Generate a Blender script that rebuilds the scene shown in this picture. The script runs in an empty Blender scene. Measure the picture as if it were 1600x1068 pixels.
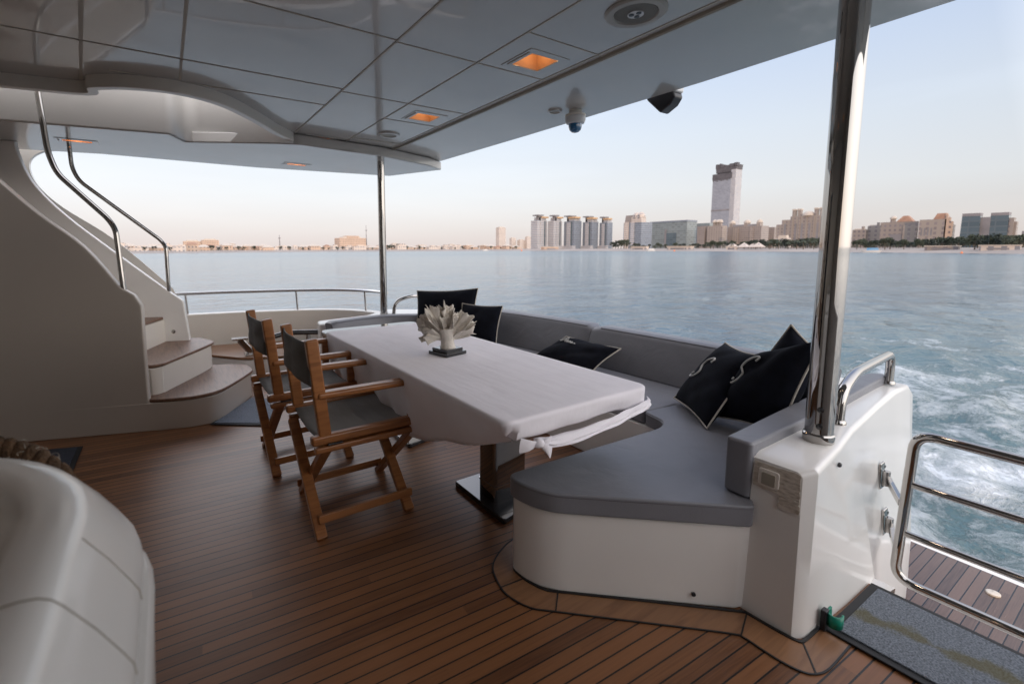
import bpy, bmesh, math, random
from mathutils import Vector, Matrix, noise
random.seed(7)
R = math.radians
scene = bpy.context.scene
COL = scene.collection

# ------------------------------------------------------------------ materials
def new_mat(name):
    m = bpy.data.materials.new(name); m.use_nodes = True
    nt = m.node_tree; b = nt.nodes['Principled BSDF']
    return m, nt, b
def setp(b, **k):
    names = dict(color='Base Color', rough='Roughness', metal='Metallic', ior='IOR', coat='Coat Weight',
                 coat_rough='Coat Roughness', spec='Specular IOR Level', sheen='Sheen Weight', trans='Transmission Weight')
    for a, v in k.items():
        s = b.inputs[names[a]]
        s.default_value = (*v, 1) if a == 'color' and len(v) == 3 else v
def N(nt, t, **k):
    n = nt.nodes.new(t)
    for a, v in k.items():
        if a in n.inputs.keys(): n.inputs[a].default_value = v
        else: setattr(n, a, v)
    return n
def L(nt, a, b): nt.links.new(a, b)
def ramp(nt, fac, stops):
    r = nt.nodes.new('ShaderNodeValToRGB'); e = r.color_ramp.elements
    while len(e) < len(stops): e.new(0.5)
    for i, (p, c) in enumerate(stops):
        e[i].position = p; e[i].color = (*c, 1) if len(c) == 3 else c
    L(nt, fac, r.inputs[0]); return r
def math_n(nt, op, a, b=None, c=None):
    n = nt.nodes.new('ShaderNodeMath'); n.operation = op
    for i, v in enumerate((a, b, c)):
        if v is None: continue
        if isinstance(v, (int, float)): n.inputs[i].default_value = v
        else: L(nt, v, n.inputs[i])
    return n.outputs[0]
def mixc(nt, fac, a, b, blend='MIX'):
    n = nt.nodes.new('ShaderNodeMix'); n.data_type = 'RGBA'; n.blend_type = blend
    for i, v in ((0, fac), (6, a), (7, b)):
        if isinstance(v, (int, float)): n.inputs[i].default_value = v
        elif isinstance(v, tuple): n.inputs[i].default_value = (*v, 1) if len(v) == 3 else v
        else: L(nt, v, n.inputs[i])
    return n.outputs[2]
def simple(name, color, rough=0.5, metal=0.0, var=0.08, scale=3.0, bump=0.0, bscale=60.0, rvar=0.0, **k):
    """principled with soft tone variation, optional fine bump"""
    m, nt, b = new_mat(name)
    setp(b, color=color, rough=rough, metal=metal, **k)
    tc = N(nt, 'ShaderNodeTexCoord')
    n = N(nt, 'ShaderNodeTexNoise'); n.inputs['Scale'].default_value = scale; n.inputs['Detail'].default_value = 6
    L(nt, tc.outputs['Object'], n.inputs['Vector'])
    d = tuple(c*(1-var) for c in color); u = tuple(min(1, c*(1+var)) for c in color)
    r = ramp(nt, n.outputs[0], [(0.3, d), (0.7, u)])
    L(nt, r.outputs[0], b.inputs['Base Color'])
    if rvar:
        rr = math_n(nt, 'MULTIPLY_ADD', n.outputs[0], rvar, rough - rvar*0.5); L(nt, rr, b.inputs['Roughness'])
    if bump:
        n2 = N(nt, 'ShaderNodeTexNoise'); n2.inputs['Scale'].default_value = bscale; n2.inputs['Detail'].default_value = 3
        L(nt, tc.outputs['Object'], n2.inputs['Vector'])
        bp = N(nt, 'ShaderNodeBump'); bp.inputs['Strength'].default_value = bump; bp.inputs['Distance'].default_value = 0.01
        L(nt, n2.outputs[0], bp.inputs['Height']); L(nt, bp.outputs[0], b.inputs['Normal'])
    return m

M = {}
M['gelcoat'] = simple('white_gelcoat', (0.80, 0.78, 0.75), 0.3, var=0.04, scale=2, coat=0.5, coat_rough=0.08, bump=0.004, bscale=6)
M['gelcoat_warm'] = simple('cream_gelcoat', (0.76, 0.71, 0.64), 0.35, var=0.03, scale=2, coat=0.4, coat_rough=0.1, bump=0.004, bscale=6)
M['stair_shaded'] = simple('shaded_cream_gelcoat', (0.52, 0.465, 0.41), 0.35, var=0.04, scale=1.5, coat=0.3, coat_rough=0.12)  # cream gelcoat darkened: the stair side's shade put into its colour
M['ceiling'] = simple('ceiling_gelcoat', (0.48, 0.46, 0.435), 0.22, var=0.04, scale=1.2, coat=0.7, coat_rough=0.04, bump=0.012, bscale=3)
M['joint'] = simple('joint_sealant', (0.48, 0.44, 0.38), 0.6)
M['ridge'] = simple('ceiling_trim', (0.30, 0.27, 0.22), 0.4)
M['caulk'] = simple('black_caulk', (0.012, 0.012, 0.013), 0.5)
M['chrome'] = simple('polished_steel', (0.40, 0.385, 0.37), 0.035, 1.0, var=0.03, rvar=0.03)
M['chrome_far'] = simple('steel_rail', (0.55, 0.54, 0.53), 0.14, 1.0, var=0.03)
M['black_gloss'] = simple('black_lacquer', (0.02, 0.02, 0.022), 0.12, coat=0.5)
M['black_plastic'] = simple('black_plastic', (0.015, 0.015, 0.02), 0.35)
M['white_plastic'] = simple('white_plastic', (0.6, 0.6, 0.6), 0.35)
M['blue_lens'] = simple('blue_lens', (0.0, 0.10, 0.24), 0.08, coat=1.0)
M['navy'] = simple('navy_velvet', (0.004, 0.005, 0.010), 0.95, var=0.4, scale=14, bump=0.25, bscale=350, spec=0.2)
M['piping'] = simple('cream_piping', (0.50, 0.46, 0.40), 0.8, bump=0.3, bscale=500)
M['embroid'] = simple('cream_embroidery', (0.55, 0.54, 0.52), 0.6, bump=0.4, bscale=700)
M['coral'] = simple('white_coral', (0.74, 0.69, 0.62), 0.6, var=0.15, scale=14, bump=0.5, bscale=90)
M['rope'] = simple('old_rope', (0.11, 0.062, 0.032), 0.9, var=0.45, scale=30, bump=0.8, bscale=160)
M['green'] = simple('green_plastic', (0.0, 0.20, 0.13), 0.35)
M['speaker_rim'] = simple('speaker_rim_plastic', (0.36, 0.335, 0.30), 0.4); M['speaker_dark'] = simple('speaker_gauze', (0.05, 0.05, 0.05), 0.7)

def leather(name, col):
    m, nt, b = new_mat(name); setp(b, rough=0.42, spec=0.4)
    tc = N(nt, 'ShaderNodeTexCoord')
    n = N(nt, 'ShaderNodeTexNoise'); n.inputs['Scale'].default_value = 2.2; n.inputs['Detail'].default_value = 5
    v = N(nt, 'ShaderNodeTexVoronoi'); v.inputs['Scale'].default_value = 260
    w = N(nt, 'ShaderNodeTexNoise'); w.inputs['Scale'].default_value = 5; w.inputs['Detail'].default_value = 4; w.inputs['Distortion'].default_value = 0.8
    for x in (n, v, w): L(nt, tc.outputs['Object'], x.inputs['Vector'])
    r = ramp(nt, n.outputs[0], [(0.3, tuple(c*0.9 for c in col)), (0.7, tuple(c*1.1 for c in col))])
    L(nt, r.outputs[0], b.inputs['Base Color'])
    rr = math_n(nt, 'MULTIPLY_ADD', w.outputs[0], 0.18, 0.33); L(nt, rr, b.inputs['Roughness'])
    h = math_n(nt, 'MULTIPLY_ADD', v.outputs[0], 0.05, w.outputs[0])
    bp = N(nt, 'ShaderNodeBump'); bp.inputs['Strength'].default_value = 0.45; bp.inputs['Distance'].default_value = 0.016
    L(nt, h, bp.inputs['Height']); L(nt, bp.outputs[0], b.inputs['Normal'])
    return m
M['leather'] = leather('grey_leatherette', (0.19, 0.192, 0.212))
M['leather_dark'] = leather('grey_leatherette_side', (0.125, 0.125, 0.138))

def cloth(name, col, weave=900, wr=0.3):
    m, nt, b = new_mat(name); setp(b, rough=0.9, color=col, sheen=0.15)
    tc = N(nt, 'ShaderNodeTexCoord')
    n = N(nt, 'ShaderNodeTexNoise'); n.inputs['Scale'].default_value = 4; n.inputs['Detail'].default_value = 6; n.inputs['Distortion'].default_value = 0.7
    w = N(nt, 'ShaderNodeTexNoise'); w.inputs['Scale'].default_value = weave; w.inputs['Detail'].default_value = 1
    # pressed fold creases, long soft lines
    mp = N(nt, 'ShaderNodeMapping'); mp.inputs['Scale'].default_value = (7, 1.2, 3)
    f = N(nt, 'ShaderNodeTexNoise'); f.inputs['Scale'].default_value = 2.0; f.inputs['Detail'].default_value = 3
    L(nt, tc.outputs['Object'], n.inputs['Vector']); L(nt, tc.outputs['Object'], w.inputs['Vector'])
    L(nt, tc.outputs['Object'], mp.inputs['Vector']); L(nt, mp.outputs[0], f.inputs['Vector'])
    h = math_n(nt, 'ADD', n.outputs[0], f.outputs[0]); h = math_n(nt, 'MULTIPLY_ADD', w.outputs[0], 0.04, h)
    bp = N(nt, 'ShaderNodeBump'); bp.inputs['Strength'].default_value = wr; bp.inputs['Distance'].default_value = 0.02
    L(nt, h, bp.inputs['Height']); L(nt, bp.outputs[0], b.inputs['Normal'])
    r = ramp(nt, n.outputs[0], [(0.3, tuple(c*0.93 for c in col)), (0.7, col)]); L(nt, r.outputs[0], b.inputs['Base Color'])
    return m
M['cloth'] = cloth('white_tablecloth', (0.90, 0.87, 0.92), wr=0.16)
M['canvas'] = cloth('grey_canvas', (0.095, 0.09, 0.082), 500, 0.35)
M['canvas_light'] = cloth('grey_canvas_seat', (0.17, 0.168, 0.165), 500, 0.35)

def wood(name, base, dark, axis=0, rough=0.4, scale=1.0):
    m, nt, b = new_mat(name); setp(b, rough=rough, coat=0.25, coat_rough=0.25)
    tc = N(nt, 'ShaderNodeTexCoord'); mp = N(nt, 'ShaderNodeMapping')
    s = [30*scale]*3; s[axis] = 3*scale; mp.inputs['Scale'].default_value = s
    n = N(nt, 'ShaderNodeTexNoise'); n.inputs['Scale'].default_value = 1.5; n.inputs['Detail'].default_value = 8; n.inputs['Distortion'].default_value = 0.8
    L(nt, tc.outputs['Object'], mp.inputs['Vector']); L(nt, mp.outputs[0], n.inputs['Vector'])
    r = ramp(nt, n.outputs[0], [(0.25, dark), (0.5, base), (0.8, tuple(min(1, c*1.25) for c in base))])
    L(nt, r.outputs[0], b.inputs['Base Color'])
    bp = N(nt, 'ShaderNodeBump'); bp.inputs['Strength'].default_value = 0.12; bp.inputs['Distance'].default_value = 0.004
    L(nt, n.outputs[0], bp.inputs['Height']); L(nt, bp.outputs[0], b.inputs['Normal'])
    return m
M['chair_wood'] = wood('honey_teak', (0.33, 0.13, 0.042), (0.19, 0.068, 0.021), 0, 0.32)
M['step_teak'] = wood('weathered_teak', (0.19, 0.105, 0.066), (0.11, 0.058, 0.035), 1, 0.5)
M['margin_teak'] = wood('margin_teak', (0.235, 0.115, 0.054), (0.165, 0.075, 0.035), 0, 0.42)

def deck_mat(name, ang, pitch, phase, base, dark, caulk=0.085, rough=0.42, wet=0.0):
    m, nt, b = new_mat(name); setp(b, rough=rough)
    tc = N(nt, 'ShaderNodeTexCoord')
    mp = N(nt, 'ShaderNodeMapping'); mp.inputs['Rotation'].default_value = (0, 0, -ang)
    L(nt, tc.outputs['Object'], mp.inputs['Vector'])
    sx = N(nt, 'ShaderNodeSeparateXYZ'); L(nt, mp.outputs[0], sx.inputs[0])
    q = math_n(nt, 'MULTIPLY_ADD', sx.outputs[1], 1/pitch, -phase/pitch)
    fr = math_n(nt, 'FRACT', q); fl = math_n(nt, 'FLOOR', q)
    # each strip is broken into lengths
    off = math_n(nt, 'MULTIPLY', fl, 0.731); xl = math_n(nt, 'MULTIPLY_ADD', sx.outputs[0], 0.45, off); xf = math_n(nt, 'FLOOR', xl)
    cv = N(nt, 'ShaderNodeCombineXYZ'); L(nt, fl, cv.inputs[0]); L(nt, xf, cv.inputs[1])
    wn = N(nt, 'ShaderNodeTexWhiteNoise'); L(nt, cv.outputs[0], wn.inputs['Vector'])
    g = N(nt, 'ShaderNodeCombineXYZ')
    L(nt, math_n(nt, 'MULTIPLY_ADD', sx.outputs[0], 4.0, math_n(nt, 'MULTIPLY', wn.outputs[0], 40)), g.inputs[0])
    L(nt, math_n(nt, 'MULTIPLY', sx.outputs[1], 130.0), g.inputs[1])
    gn = N(nt, 'ShaderNodeTexNoise'); gn.inputs['Scale'].default_value = 1.0; gn.inputs['Detail'].default_value = 7; gn.inputs['Distortion'].default_value = 0.6
    L(nt, g.outputs[0], gn.inputs['Vector'])
    big = N(nt, 'ShaderNodeTexNoise'); big.inputs['Scale'].default_value = 1.3; big.inputs['Detail'].default_value = 5
    L(nt, tc.outputs['Object'], big.inputs['Vector'])
    t = math_n(nt, 'ADD', math_n(nt, 'MULTIPLY', wn.outputs[0], 0.42), math_n(nt, 'MULTIPLY_ADD', gn.outputs[0], 0.5, 0.04))
    t = math_n(nt, 'MULTIPLY_ADD', big.outputs[0], 0.4, math_n(nt, 'ADD', t, -0.2))
    r = ramp(nt, t, [(0.2, dark), (0.5, base), (0.85, tuple(min(1, c*1.3) for c in base))])
    ca = math_n(nt, 'LESS_THAN', fr, caulk)
    wr_ = ramp(nt, big.outputs[0], [(0.48, (0, 0, 0)), (0.72, (1, 1, 1))]); wc_ = mixc(nt, math_n(nt, 'MULTIPLY', wr_.outputs[0], 0.18), r.outputs[0], tuple((x+0.10)*0.75 for x in base)); c = mixc(nt, ca, wc_, (0.008, 0.008, 0.009)); L(nt, c, b.inputs['Base Color'])
    rr = math_n(nt, 'MULTIPLY_ADD', gn.outputs[0], 0.15, rough-0.1)
    rr = math_n(nt, 'SUBTRACT', rr, math_n(nt, 'MULTIPLY', big.outputs[0], wet)); L(nt, rr, b.inputs['Roughness'])
    bp = N(nt, 'ShaderNodeBump'); bp.inputs['Strength'].default_value = 0.25; bp.inputs['Distance'].default_value = 0.004
    h = math_n(nt, 'SUBTRACT', math_n(nt, 'MULTIPLY', gn.outputs[0], 0.4), ca)
    L(nt, h, bp.inputs['Height']); L(nt, bp.outputs[0], b.inputs['Normal'])
    return m
DA = R(-3.6)
M['deck'] = deck_mat('teak_deck', DA, 0.0493, 1.1395, (0.205, 0.088, 0.036), (0.098, 0.040, 0.018), caulk=0.11, rough=0.42)
M['platform'] = deck_mat('teak_swim_platform', R(-1), 0.052, 0.02, (0.12, 0.075, 0.055), (0.055, 0.034, 0.026), caulk=0.11, rough=0.38, wet=0.25)

def carpet(name, col, stain=False):
    m, nt, b = new_mat(name); setp(b, rough=1.0, color=col)
    tc = N(nt, 'ShaderNodeTexCoord')
    n = N(nt, 'ShaderNodeTexNoise'); n.inputs['Scale'].default_value = 190; n.inputs['Detail'].default_value = 3
    L(nt, tc.outputs['Object'], n.inputs['Vector'])
    r = ramp(nt, n.outputs[0], [(0.36, tuple(c*0.55 for c in col)), (0.52, col), (0.7, tuple(min(1, c*1.4) for c in col))])
    out = r.outputs[0]
    if stain:
        s = N(nt, 'ShaderNodeTexNoise'); s.inputs['Scale'].default_value = 9; s.inputs['Detail'].default_value = 6
        L(nt, tc.outputs['Object'], s.inputs['Vector'])
        sx = N(nt, 'ShaderNodeSeparateXYZ'); L(nt, tc.outputs['Object'], sx.inputs[0])
        d = math_n(nt, 'ABSOLUTE', math_n(nt, 'ADD', sx.outputs[0], math_n(nt, 'MULTIPLY_ADD', sx.outputs[1], 0.15, -0.03)))
        d = math_n(nt, 'MULTIPLY_ADD', d, -9.0, math_n(nt, 'MULTIPLY_ADD', s.outputs[0], 2.2, -0.62))
        f = ramp(nt, d, [(0.12, (0, 0, 0)), (0.4, (1, 1, 1))])
        out = mixc(nt, math_n(nt, 'MULTIPLY', f.outputs[0], 0.7), out, (0.10, 0.085, 0.025))
    L(nt, out, b.inputs['Base Color'])
    bp = N(nt, 'ShaderNodeBump'); bp.inputs['Strength'].default_value = 0.8; bp.inputs['Distance'].default_value = 0.006
    L(nt, n.outputs[0], bp.inputs['Height']); L(nt, bp.outputs[0], b.inputs['Normal'])
    return m
M['mat_grey'] = carpet('grey_mat_pile', (0.15, 0.17, 0.20), True)
M['mat_blue'] = carpet('blue_mat_pile', (0.22, 0.25, 0.30))
M['mat_dark'] = carpet('dark_mat_pile', (0.035, 0.04, 0.055))
M['mat_edge'] = simple('rubber_border', (0.012, 0.012, 0.013), 0.6)

def tape_mat():
    m, nt, b = new_mat('masking_tape'); setp(b, rough=0.55)
    tc = N(nt, 'ShaderNodeTexCoord')
    n = N(nt, 'ShaderNodeTexNoise'); n.inputs['Scale'].default_value = 22; n.inputs['Detail'].default_value = 8
    mp = N(nt, 'ShaderNodeMapping'); mp.inputs['Scale'].default_value = (1, 2, 6)
    L(nt, tc.outputs['Object'], mp.inputs[0]); L(nt, mp.outputs[0], n.inputs['Vector'])
    r = ramp(nt, n.outputs[0], [(0.3, (0.36, 0.31, 0.25)), (0.5, (0.56, 0.50, 0.43)), (0.7, (0.66, 0.60, 0.53))]); L(nt, r.outputs[0], b.inputs['Base Color'])
    bp = N(nt, 'ShaderNodeBump'); bp.inputs['Strength'].default_value = 0.18; bp.inputs['Distance'].default_value = 0.004
    L(nt, n.outputs[0], bp.inputs['Height']); L(nt, bp.outputs[0], b.inputs['Normal'])
    return m
M['tape'] = tape_mat()

def emis(name, col, s):
    m, nt, b = new_mat(name); setp(b, color=(0.8, 0.45, 0.2), rough=0.5)
    b.inputs['Emission Color'].default_value = (*col, 1); b.inputs['Emission Strength'].default_value = s
    return m
M['light_well'] = simple('warm_light_well', (0.75, 0.50, 0.30), 0.5)
M['bulb'] = emis('warm_bulb', (1.0, 0.62, 0.32), 2.2)

def facade(name, wall, win, fh=3.6, fw=3.2, wr=0.25, duty=0.5, vd=0.6, haze=0.0):
    """wall with a grid of recessed-looking glazing; object-space metres"""
    m, nt, b = new_mat(name); setp(b, rough=0.6)
    tc = N(nt, 'ShaderNodeTexCoord'); sx = N(nt, 'ShaderNodeSeparateXYZ'); L(nt, tc.outputs['Object'], sx.inputs[0])
    h = math_n(nt, 'ADD', sx.outputs[0], sx.outputs[1])
    qz = math_n(nt, 'DIVIDE', sx.outputs[2], fh); qh = math_n(nt, 'DIVIDE', h, fw)
    a = math_n(nt, 'LESS_THAN', math_n(nt, 'FRACT', qz), duty); c = math_n(nt, 'LESS_THAN', math_n(nt, 'FRACT', qh), vd)
    cv = N(nt, 'ShaderNodeCombineXYZ'); L(nt, math_n(nt, 'FLOOR', qz), cv.inputs[0]); L(nt, math_n(nt, 'FLOOR', qh), cv.inputs[1])
    wn = N(nt, 'ShaderNodeTexWhiteNoise'); L(nt, cv.outputs[0], wn.inputs['Vector'])
    wc = mixc(nt, wn.outputs[0], win, tuple(min(1, x*1.35+0.01) for x in win))
    n = N(nt, 'ShaderNodeTexNoise'); n.inputs['Scale'].default_value = 0.05; n.inputs['Detail'].default_value = 5; L(nt, tc.outputs['Object'], n.inputs['Vector'])
    wl = ramp(nt, n.outputs[0], [(0.3, tuple(x*0.86 for x in wall)), (0.7, wall)])
    f = math_n(nt, 'MULTIPLY', a, c)
    o = mixc(nt, f, wl.outputs[0], wc); L(nt, o, b.inputs['Base Color'])
    L(nt, math_n(nt, 'MULTIPLY_ADD', f, wr-0.6, 0.6), b.inputs['Roughness'])
    return m
M['f_white'] = facade('pale_tower_wall', (0.50, 0.47, 0.46), (0.20, 0.24, 0.30), duty=0.45, vd=0.8)
M['f_blue'] = facade('blue_glass_wall', (0.23, 0.25, 0.29), (0.13, 0.16, 0.20), duty=0.62, vd=0.8)
M['f_glass'] = facade('teal_glass_wall', (0.22, 0.245, 0.25), (0.15, 0.18, 0.19), fh=4, fw=6, duty=0.8, vd=0.93)
M['f_beige'] = facade('sand_wall', (0.29, 0.25, 0.225), (0.17, 0.15, 0.16), duty=0.5, vd=0.45)
M['f_beige2'] = facade('pale_sand_wall', (0.33, 0.285, 0.25), (0.20, 0.17, 0.17), duty=0.6, vd=0.38, fw=4.4)
M['f_tower'] = facade('silver_tower_wall', (0.34, 0.355, 0.40), (0.20, 0.215, 0.25), fh=4, fw=5, duty=0.6, vd=0.9)
M['f_dark'] = facade('dark_glass_wall', (0.10, 0.13, 0.15), (0.07, 0.10, 0.12), fh=4, fw=7, duty=0.75, vd=0.9)
M['villa'] = facade('villa_wall', (0.56, 0.41, 0.31), (0.16, 0.13, 0.13), fh=3.8, fw=3.0, duty=0.45, vd=0.4)
M['villa2'] = facade('white_villa_wall', (0.60, 0.52, 0.46), (0.2, 0.2, 0.22), fh=3.8, fw=3.4, duty=0.45, vd=0.45)
M['roof_tile'] = simple('clay_roof', (0.34, 0.20, 0.14), 0.8, var=0.2, scale=0.3)
M['roof_pale'] = simple('pale_roof', (0.50, 0.44, 0.38), 0.8)
M['concrete'] = simple('city_concrete', (0.22, 0.21, 0.22), 0.8, var=0.2, scale=0.1)
M['crown_dark'] = simple('unfinished_concrete', (0.10, 0.095, 0.105), 0.8, var=0.2, scale=0.1)
M['pergola'] = simple('warm_pergola', (0.52, 0.34, 0.19), 0.7)
M['sand'] = simple('beach_sand', (0.30, 0.26, 0.235), 0.9, var=0.15, scale=0.03)
M['leaf'] = simple('far_foliage', (0.055, 0.070, 0.050), 0.9, var=0.35, scale=0.3)
M['leaf2'] = simple('far_foliage_dark', (0.035, 0.048, 0.042), 0.9, var=0.35, scale=0.3)
M['trunk'] = simple('far_trunk', (0.10, 0.08, 0.06), 0.9)
M['dark_steel'] = simple('mirror_dark_steel', (0.36, 0.35, 0.34), 0.05, 1.0)
M['smoked'] = simple('smoked_glass', (0.02, 0.02, 0.025), 0.05, coat=1.0)

# ------------------------------------------------------------------ mesh helpers
class B:
    def __init__(s): s.v = []; s.f = []
    def add(s, vs, fs):
        o = len(s.v); s.v += [Vector(p) for p in vs]; s.f += [tuple(i+o for i in f) for f in fs]; return s
    def box(s, c, d, rz=0.0, mat=None):
        hx, hy, hz = d[0]/2, d[1]/2, d[2]/2
        vs = [Vector((x, y, z)) for x in (-hx, hx) for y in (-hy, hy) for z in (-hz, hz)]
        rot = mat if mat else Matrix.Rotation(rz, 3, 'Z')
        vs = [rot @ v + Vector(c) for v in vs]
        return s.add(vs, [(0, 1, 3, 2), (4, 6, 7, 5), (0, 4, 5, 1), (2, 3, 7, 6), (0, 2, 6, 4), (1, 5, 7, 3)])
    def bar(s, a, b, w, h, up=(0, 0, 1)):
        a = Vector(a); b = Vector(b); d = (b-a); ln = d.length; d.normalize()
        u = Vector(up); r = d.cross(u)
        if r.length < 1e-4: r = d.cross(Vector((0, 1, 0)))
        r.normalize(); u = r.cross(d).normalized()
        m = Matrix((d, r, u)).transposed()
        return s.box((a+b)/2, (ln, w, h), mat=m)
    def prism(s, poly, z0, z1, tf=None):
        n = len(poly)
        vs = [Vector((p[0], p[1], z0)) for p in poly] + [Vector((p[0], p[1], z1)) for p in poly]
        if tf: vs = [tf(v) for v in vs]
        fs = [tuple(range(n-1, -1, -1)), tuple(range(n, 2*n))] + [(i, (i+1) % n, n+(i+1) % n, n+i) for i in range(n)]
        return s.add(vs, fs)
    def tube(s, path, r, seg=12, caps=True, radii=None):
        path = [Vector(p) for p in path]; n = len(path)
        t0 = (path[1]-path[0]).normalized(); up = Vector((0, 0, 1)) if abs(t0.z) < 0.9 else Vector((1, 0, 0))
        nrm = (up - t0*up.dot(t0)).normalized(); vs = []
        for i, p in enumerate(path):
            t = (path[min(i+1, n-1)] - path[max(i-1, 0)]).normalized()
            nrm = (nrm - t*nrm.dot(t)).normalized(); bn = t.cross(nrm)
            rr = radii[i] if radii else r
            vs += [p + (nrm*math.cos(2*math.pi*k/seg) + bn*math.sin(2*math.pi*k/seg))*rr for k in range(seg)]
        fs = [(i*seg+k, i*seg+(k+1) % seg, (i+1)*seg+(k+1) % seg, (i+1)*seg+k) for i in range(n-1) for k in range(seg)]
        if caps: fs += [tuple(range(seg-1, -1, -1)), tuple((n-1)*seg+k for k in range(seg))]
        return s.add(vs, fs)
    def lathe(s, prof, c=(0, 0, 0), seg=32, axis=None):
        vs = []; m = axis or Matrix.Identity(3)
        for r, z in prof:
            for k in range(seg):
                a = 2*math.pi*k/seg
                vs.append(m @ Vector((r*math.cos(a), r*math.sin(a), z)) + Vector(c))
        n = len(prof)
        fs = [(i*seg+k, i*seg+(k+1) % seg, (i+1)*seg+(k+1) % seg, (i+1)*seg+k) for i in range(n-1) for k in range(seg)]
        fs += [tuple(range(seg-1, -1, -1)), tuple((n-1)*seg+k for k in range(seg))]
        return s.add(vs, fs)
    def rings(s, rings, close=True, cap0=True, cap1=True):
        n = len(rings[0]); vs = [p for r in rings for p in r]
        fs = []
        for i in range(len(rings)-1):
            for k in range(n if close else n-1):
                fs.append((i*n+k, i*n+(k+1) % n, (i+1)*n+(k+1) % n, (i+1)*n+k))
        if cap0: fs.append(tuple(range(n-1, -1, -1)))
        if cap1: fs.append(tuple((len(rings)-1)*n+k for k in range(n)))
        return s.add(vs, fs)
    def build(s, name, mat, parent=None, bevel=0.0, seg=2, smooth=35, loc=None, fix=True, solid=0.0, sub=0):
        me = bpy.data.meshes.new(name); o = bpy.data.objects.new(name, me); COL.objects.link(o)
        org = Vector(loc) if loc is not None else Vector((0, 0, 0))
        if parent is not None and loc is None: org = Vector(parent.get('_base', (0, 0, 0)))
        me.from_pydata([tuple(v-org) for v in s.v], [], s.f)
        if fix:
            bm = bmesh.new(); bm.from_mesh(me); bmesh.ops.recalc_face_normals(bm, faces=bm.faces); bm.to_mesh(me); bm.free()
        me.materials.append(mat)
        if parent is not None:
            o.parent = parent
        else: o.location = org
        if smooth:
            me.polygons.foreach_set('use_smooth', [True]*len(me.polygons)); me.set_sharp_from_angle(angle=R(smooth))
        if solid:
            md = o.modifiers.new('solid', 'SOLIDIFY'); md.thickness = solid
        if bevel:
            md = o.modifiers.new('bevel', 'BEVEL'); md.width = bevel; md.segments = seg; md.limit_method = 'ANGLE'; md.angle_limit = R(30)
            md.harden_normals = True
        if sub:
            md = o.modifiers.new('sub', 'SUBSURF'); md.levels = sub; md.render_levels = sub
        return o
def tag(o, label, cat, group=None):
    o['label'] = label; o['category'] = cat
    if group: o['group'] = group
    return o
def thing(name, label, cat, base=(0, 0, 0), group=None):
    """an Empty at the base of the thing; its parts are built in world metres and stored relative to it"""
    o = bpy.data.objects.new(name, None); COL.objects.link(o); o.location = base; o['_base'] = tuple(base)
    o.empty_display_size = 0.1
    return tag(o, label, cat, group)
def structure(o): o['kind'] = 'structure'; return o
def sub(o, parent):  # parent a sub-part under a part (parts carry the thing's base as origin)
    o.parent = parent; return o
def bp(part, thing_):  # remember base for sub-parts (their verts are relative to the same base)
    part['_base'] = tuple(thing_.get('_base', (0, 0, 0))); return part
def smooth_path(pts, r=0.05, n=6):
    """round the corners of a polyline"""
    pts = [Vector(p) for p in pts]; out = [pts[0]]
    for i in range(1, len(pts)-1):
        a, b, c = pts[i-1], pts[i], pts[i+1]
        d0 = (a-b); d1 = (c-b); k = min(r, d0.length*0.49, d1.length*0.49)
        p0 = b+d0.normalized()*k; p2 = b+d1.normalized()*k
        for j in range(n+1):
            t = j/n; out.append(p0*(1-t)**2 + b*2*t*(1-t) + p2*t*t)
    out.append(pts[-1]); return out
def round_poly(pts, rad, n=6):
    out = []; N_ = len(pts)
    for i in range(N_):
        a = Vector((*pts[i-1][:2], 0)); b = Vector((*pts[i][:2], 0)); c = Vector((*pts[(i+1) % N_][:2], 0))
        r = rad[i] if isinstance(rad, (list, tuple)) else rad
        if r <= 0: out.append((b.x, b.y)); continue
        d0 = a-b; d1 = c-b; k = min(r, d0.length*0.49, d1.length*0.49)
        p0 = b+d0.normalized()*k; p2 = b+d1.normalized()*k
        for j in range(n+1):
            t = j/n; p = p0*(1-t)**2 + b*2*t*(1-t) + p2*t*t; out.append((p.x, p.y))
    return out
def catmull(pts, n=8, closed=False):
    P = [Vector(p) for p in pts]; out = []; m = len(P)
    rng = range(m) if closed else range(m-1)
    for i in rng:
        if closed: a, b, c, d = P[i-1], P[i], P[(i+1) % m], P[(i+2) % m]
        else: a, b, c, d = P[max(i-1, 0)], P[i], P[i+1], P[min(i+2, m-1)]
        for j in range(n):
            t = j/n
            out.append(0.5*((2*b)+(c-a)*t+(2*a-5*b+4*c-d)*t*t+(3*b-a-3*c+d)*t**3))
    if not closed: out.append(P[-1])
    return out
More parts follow.
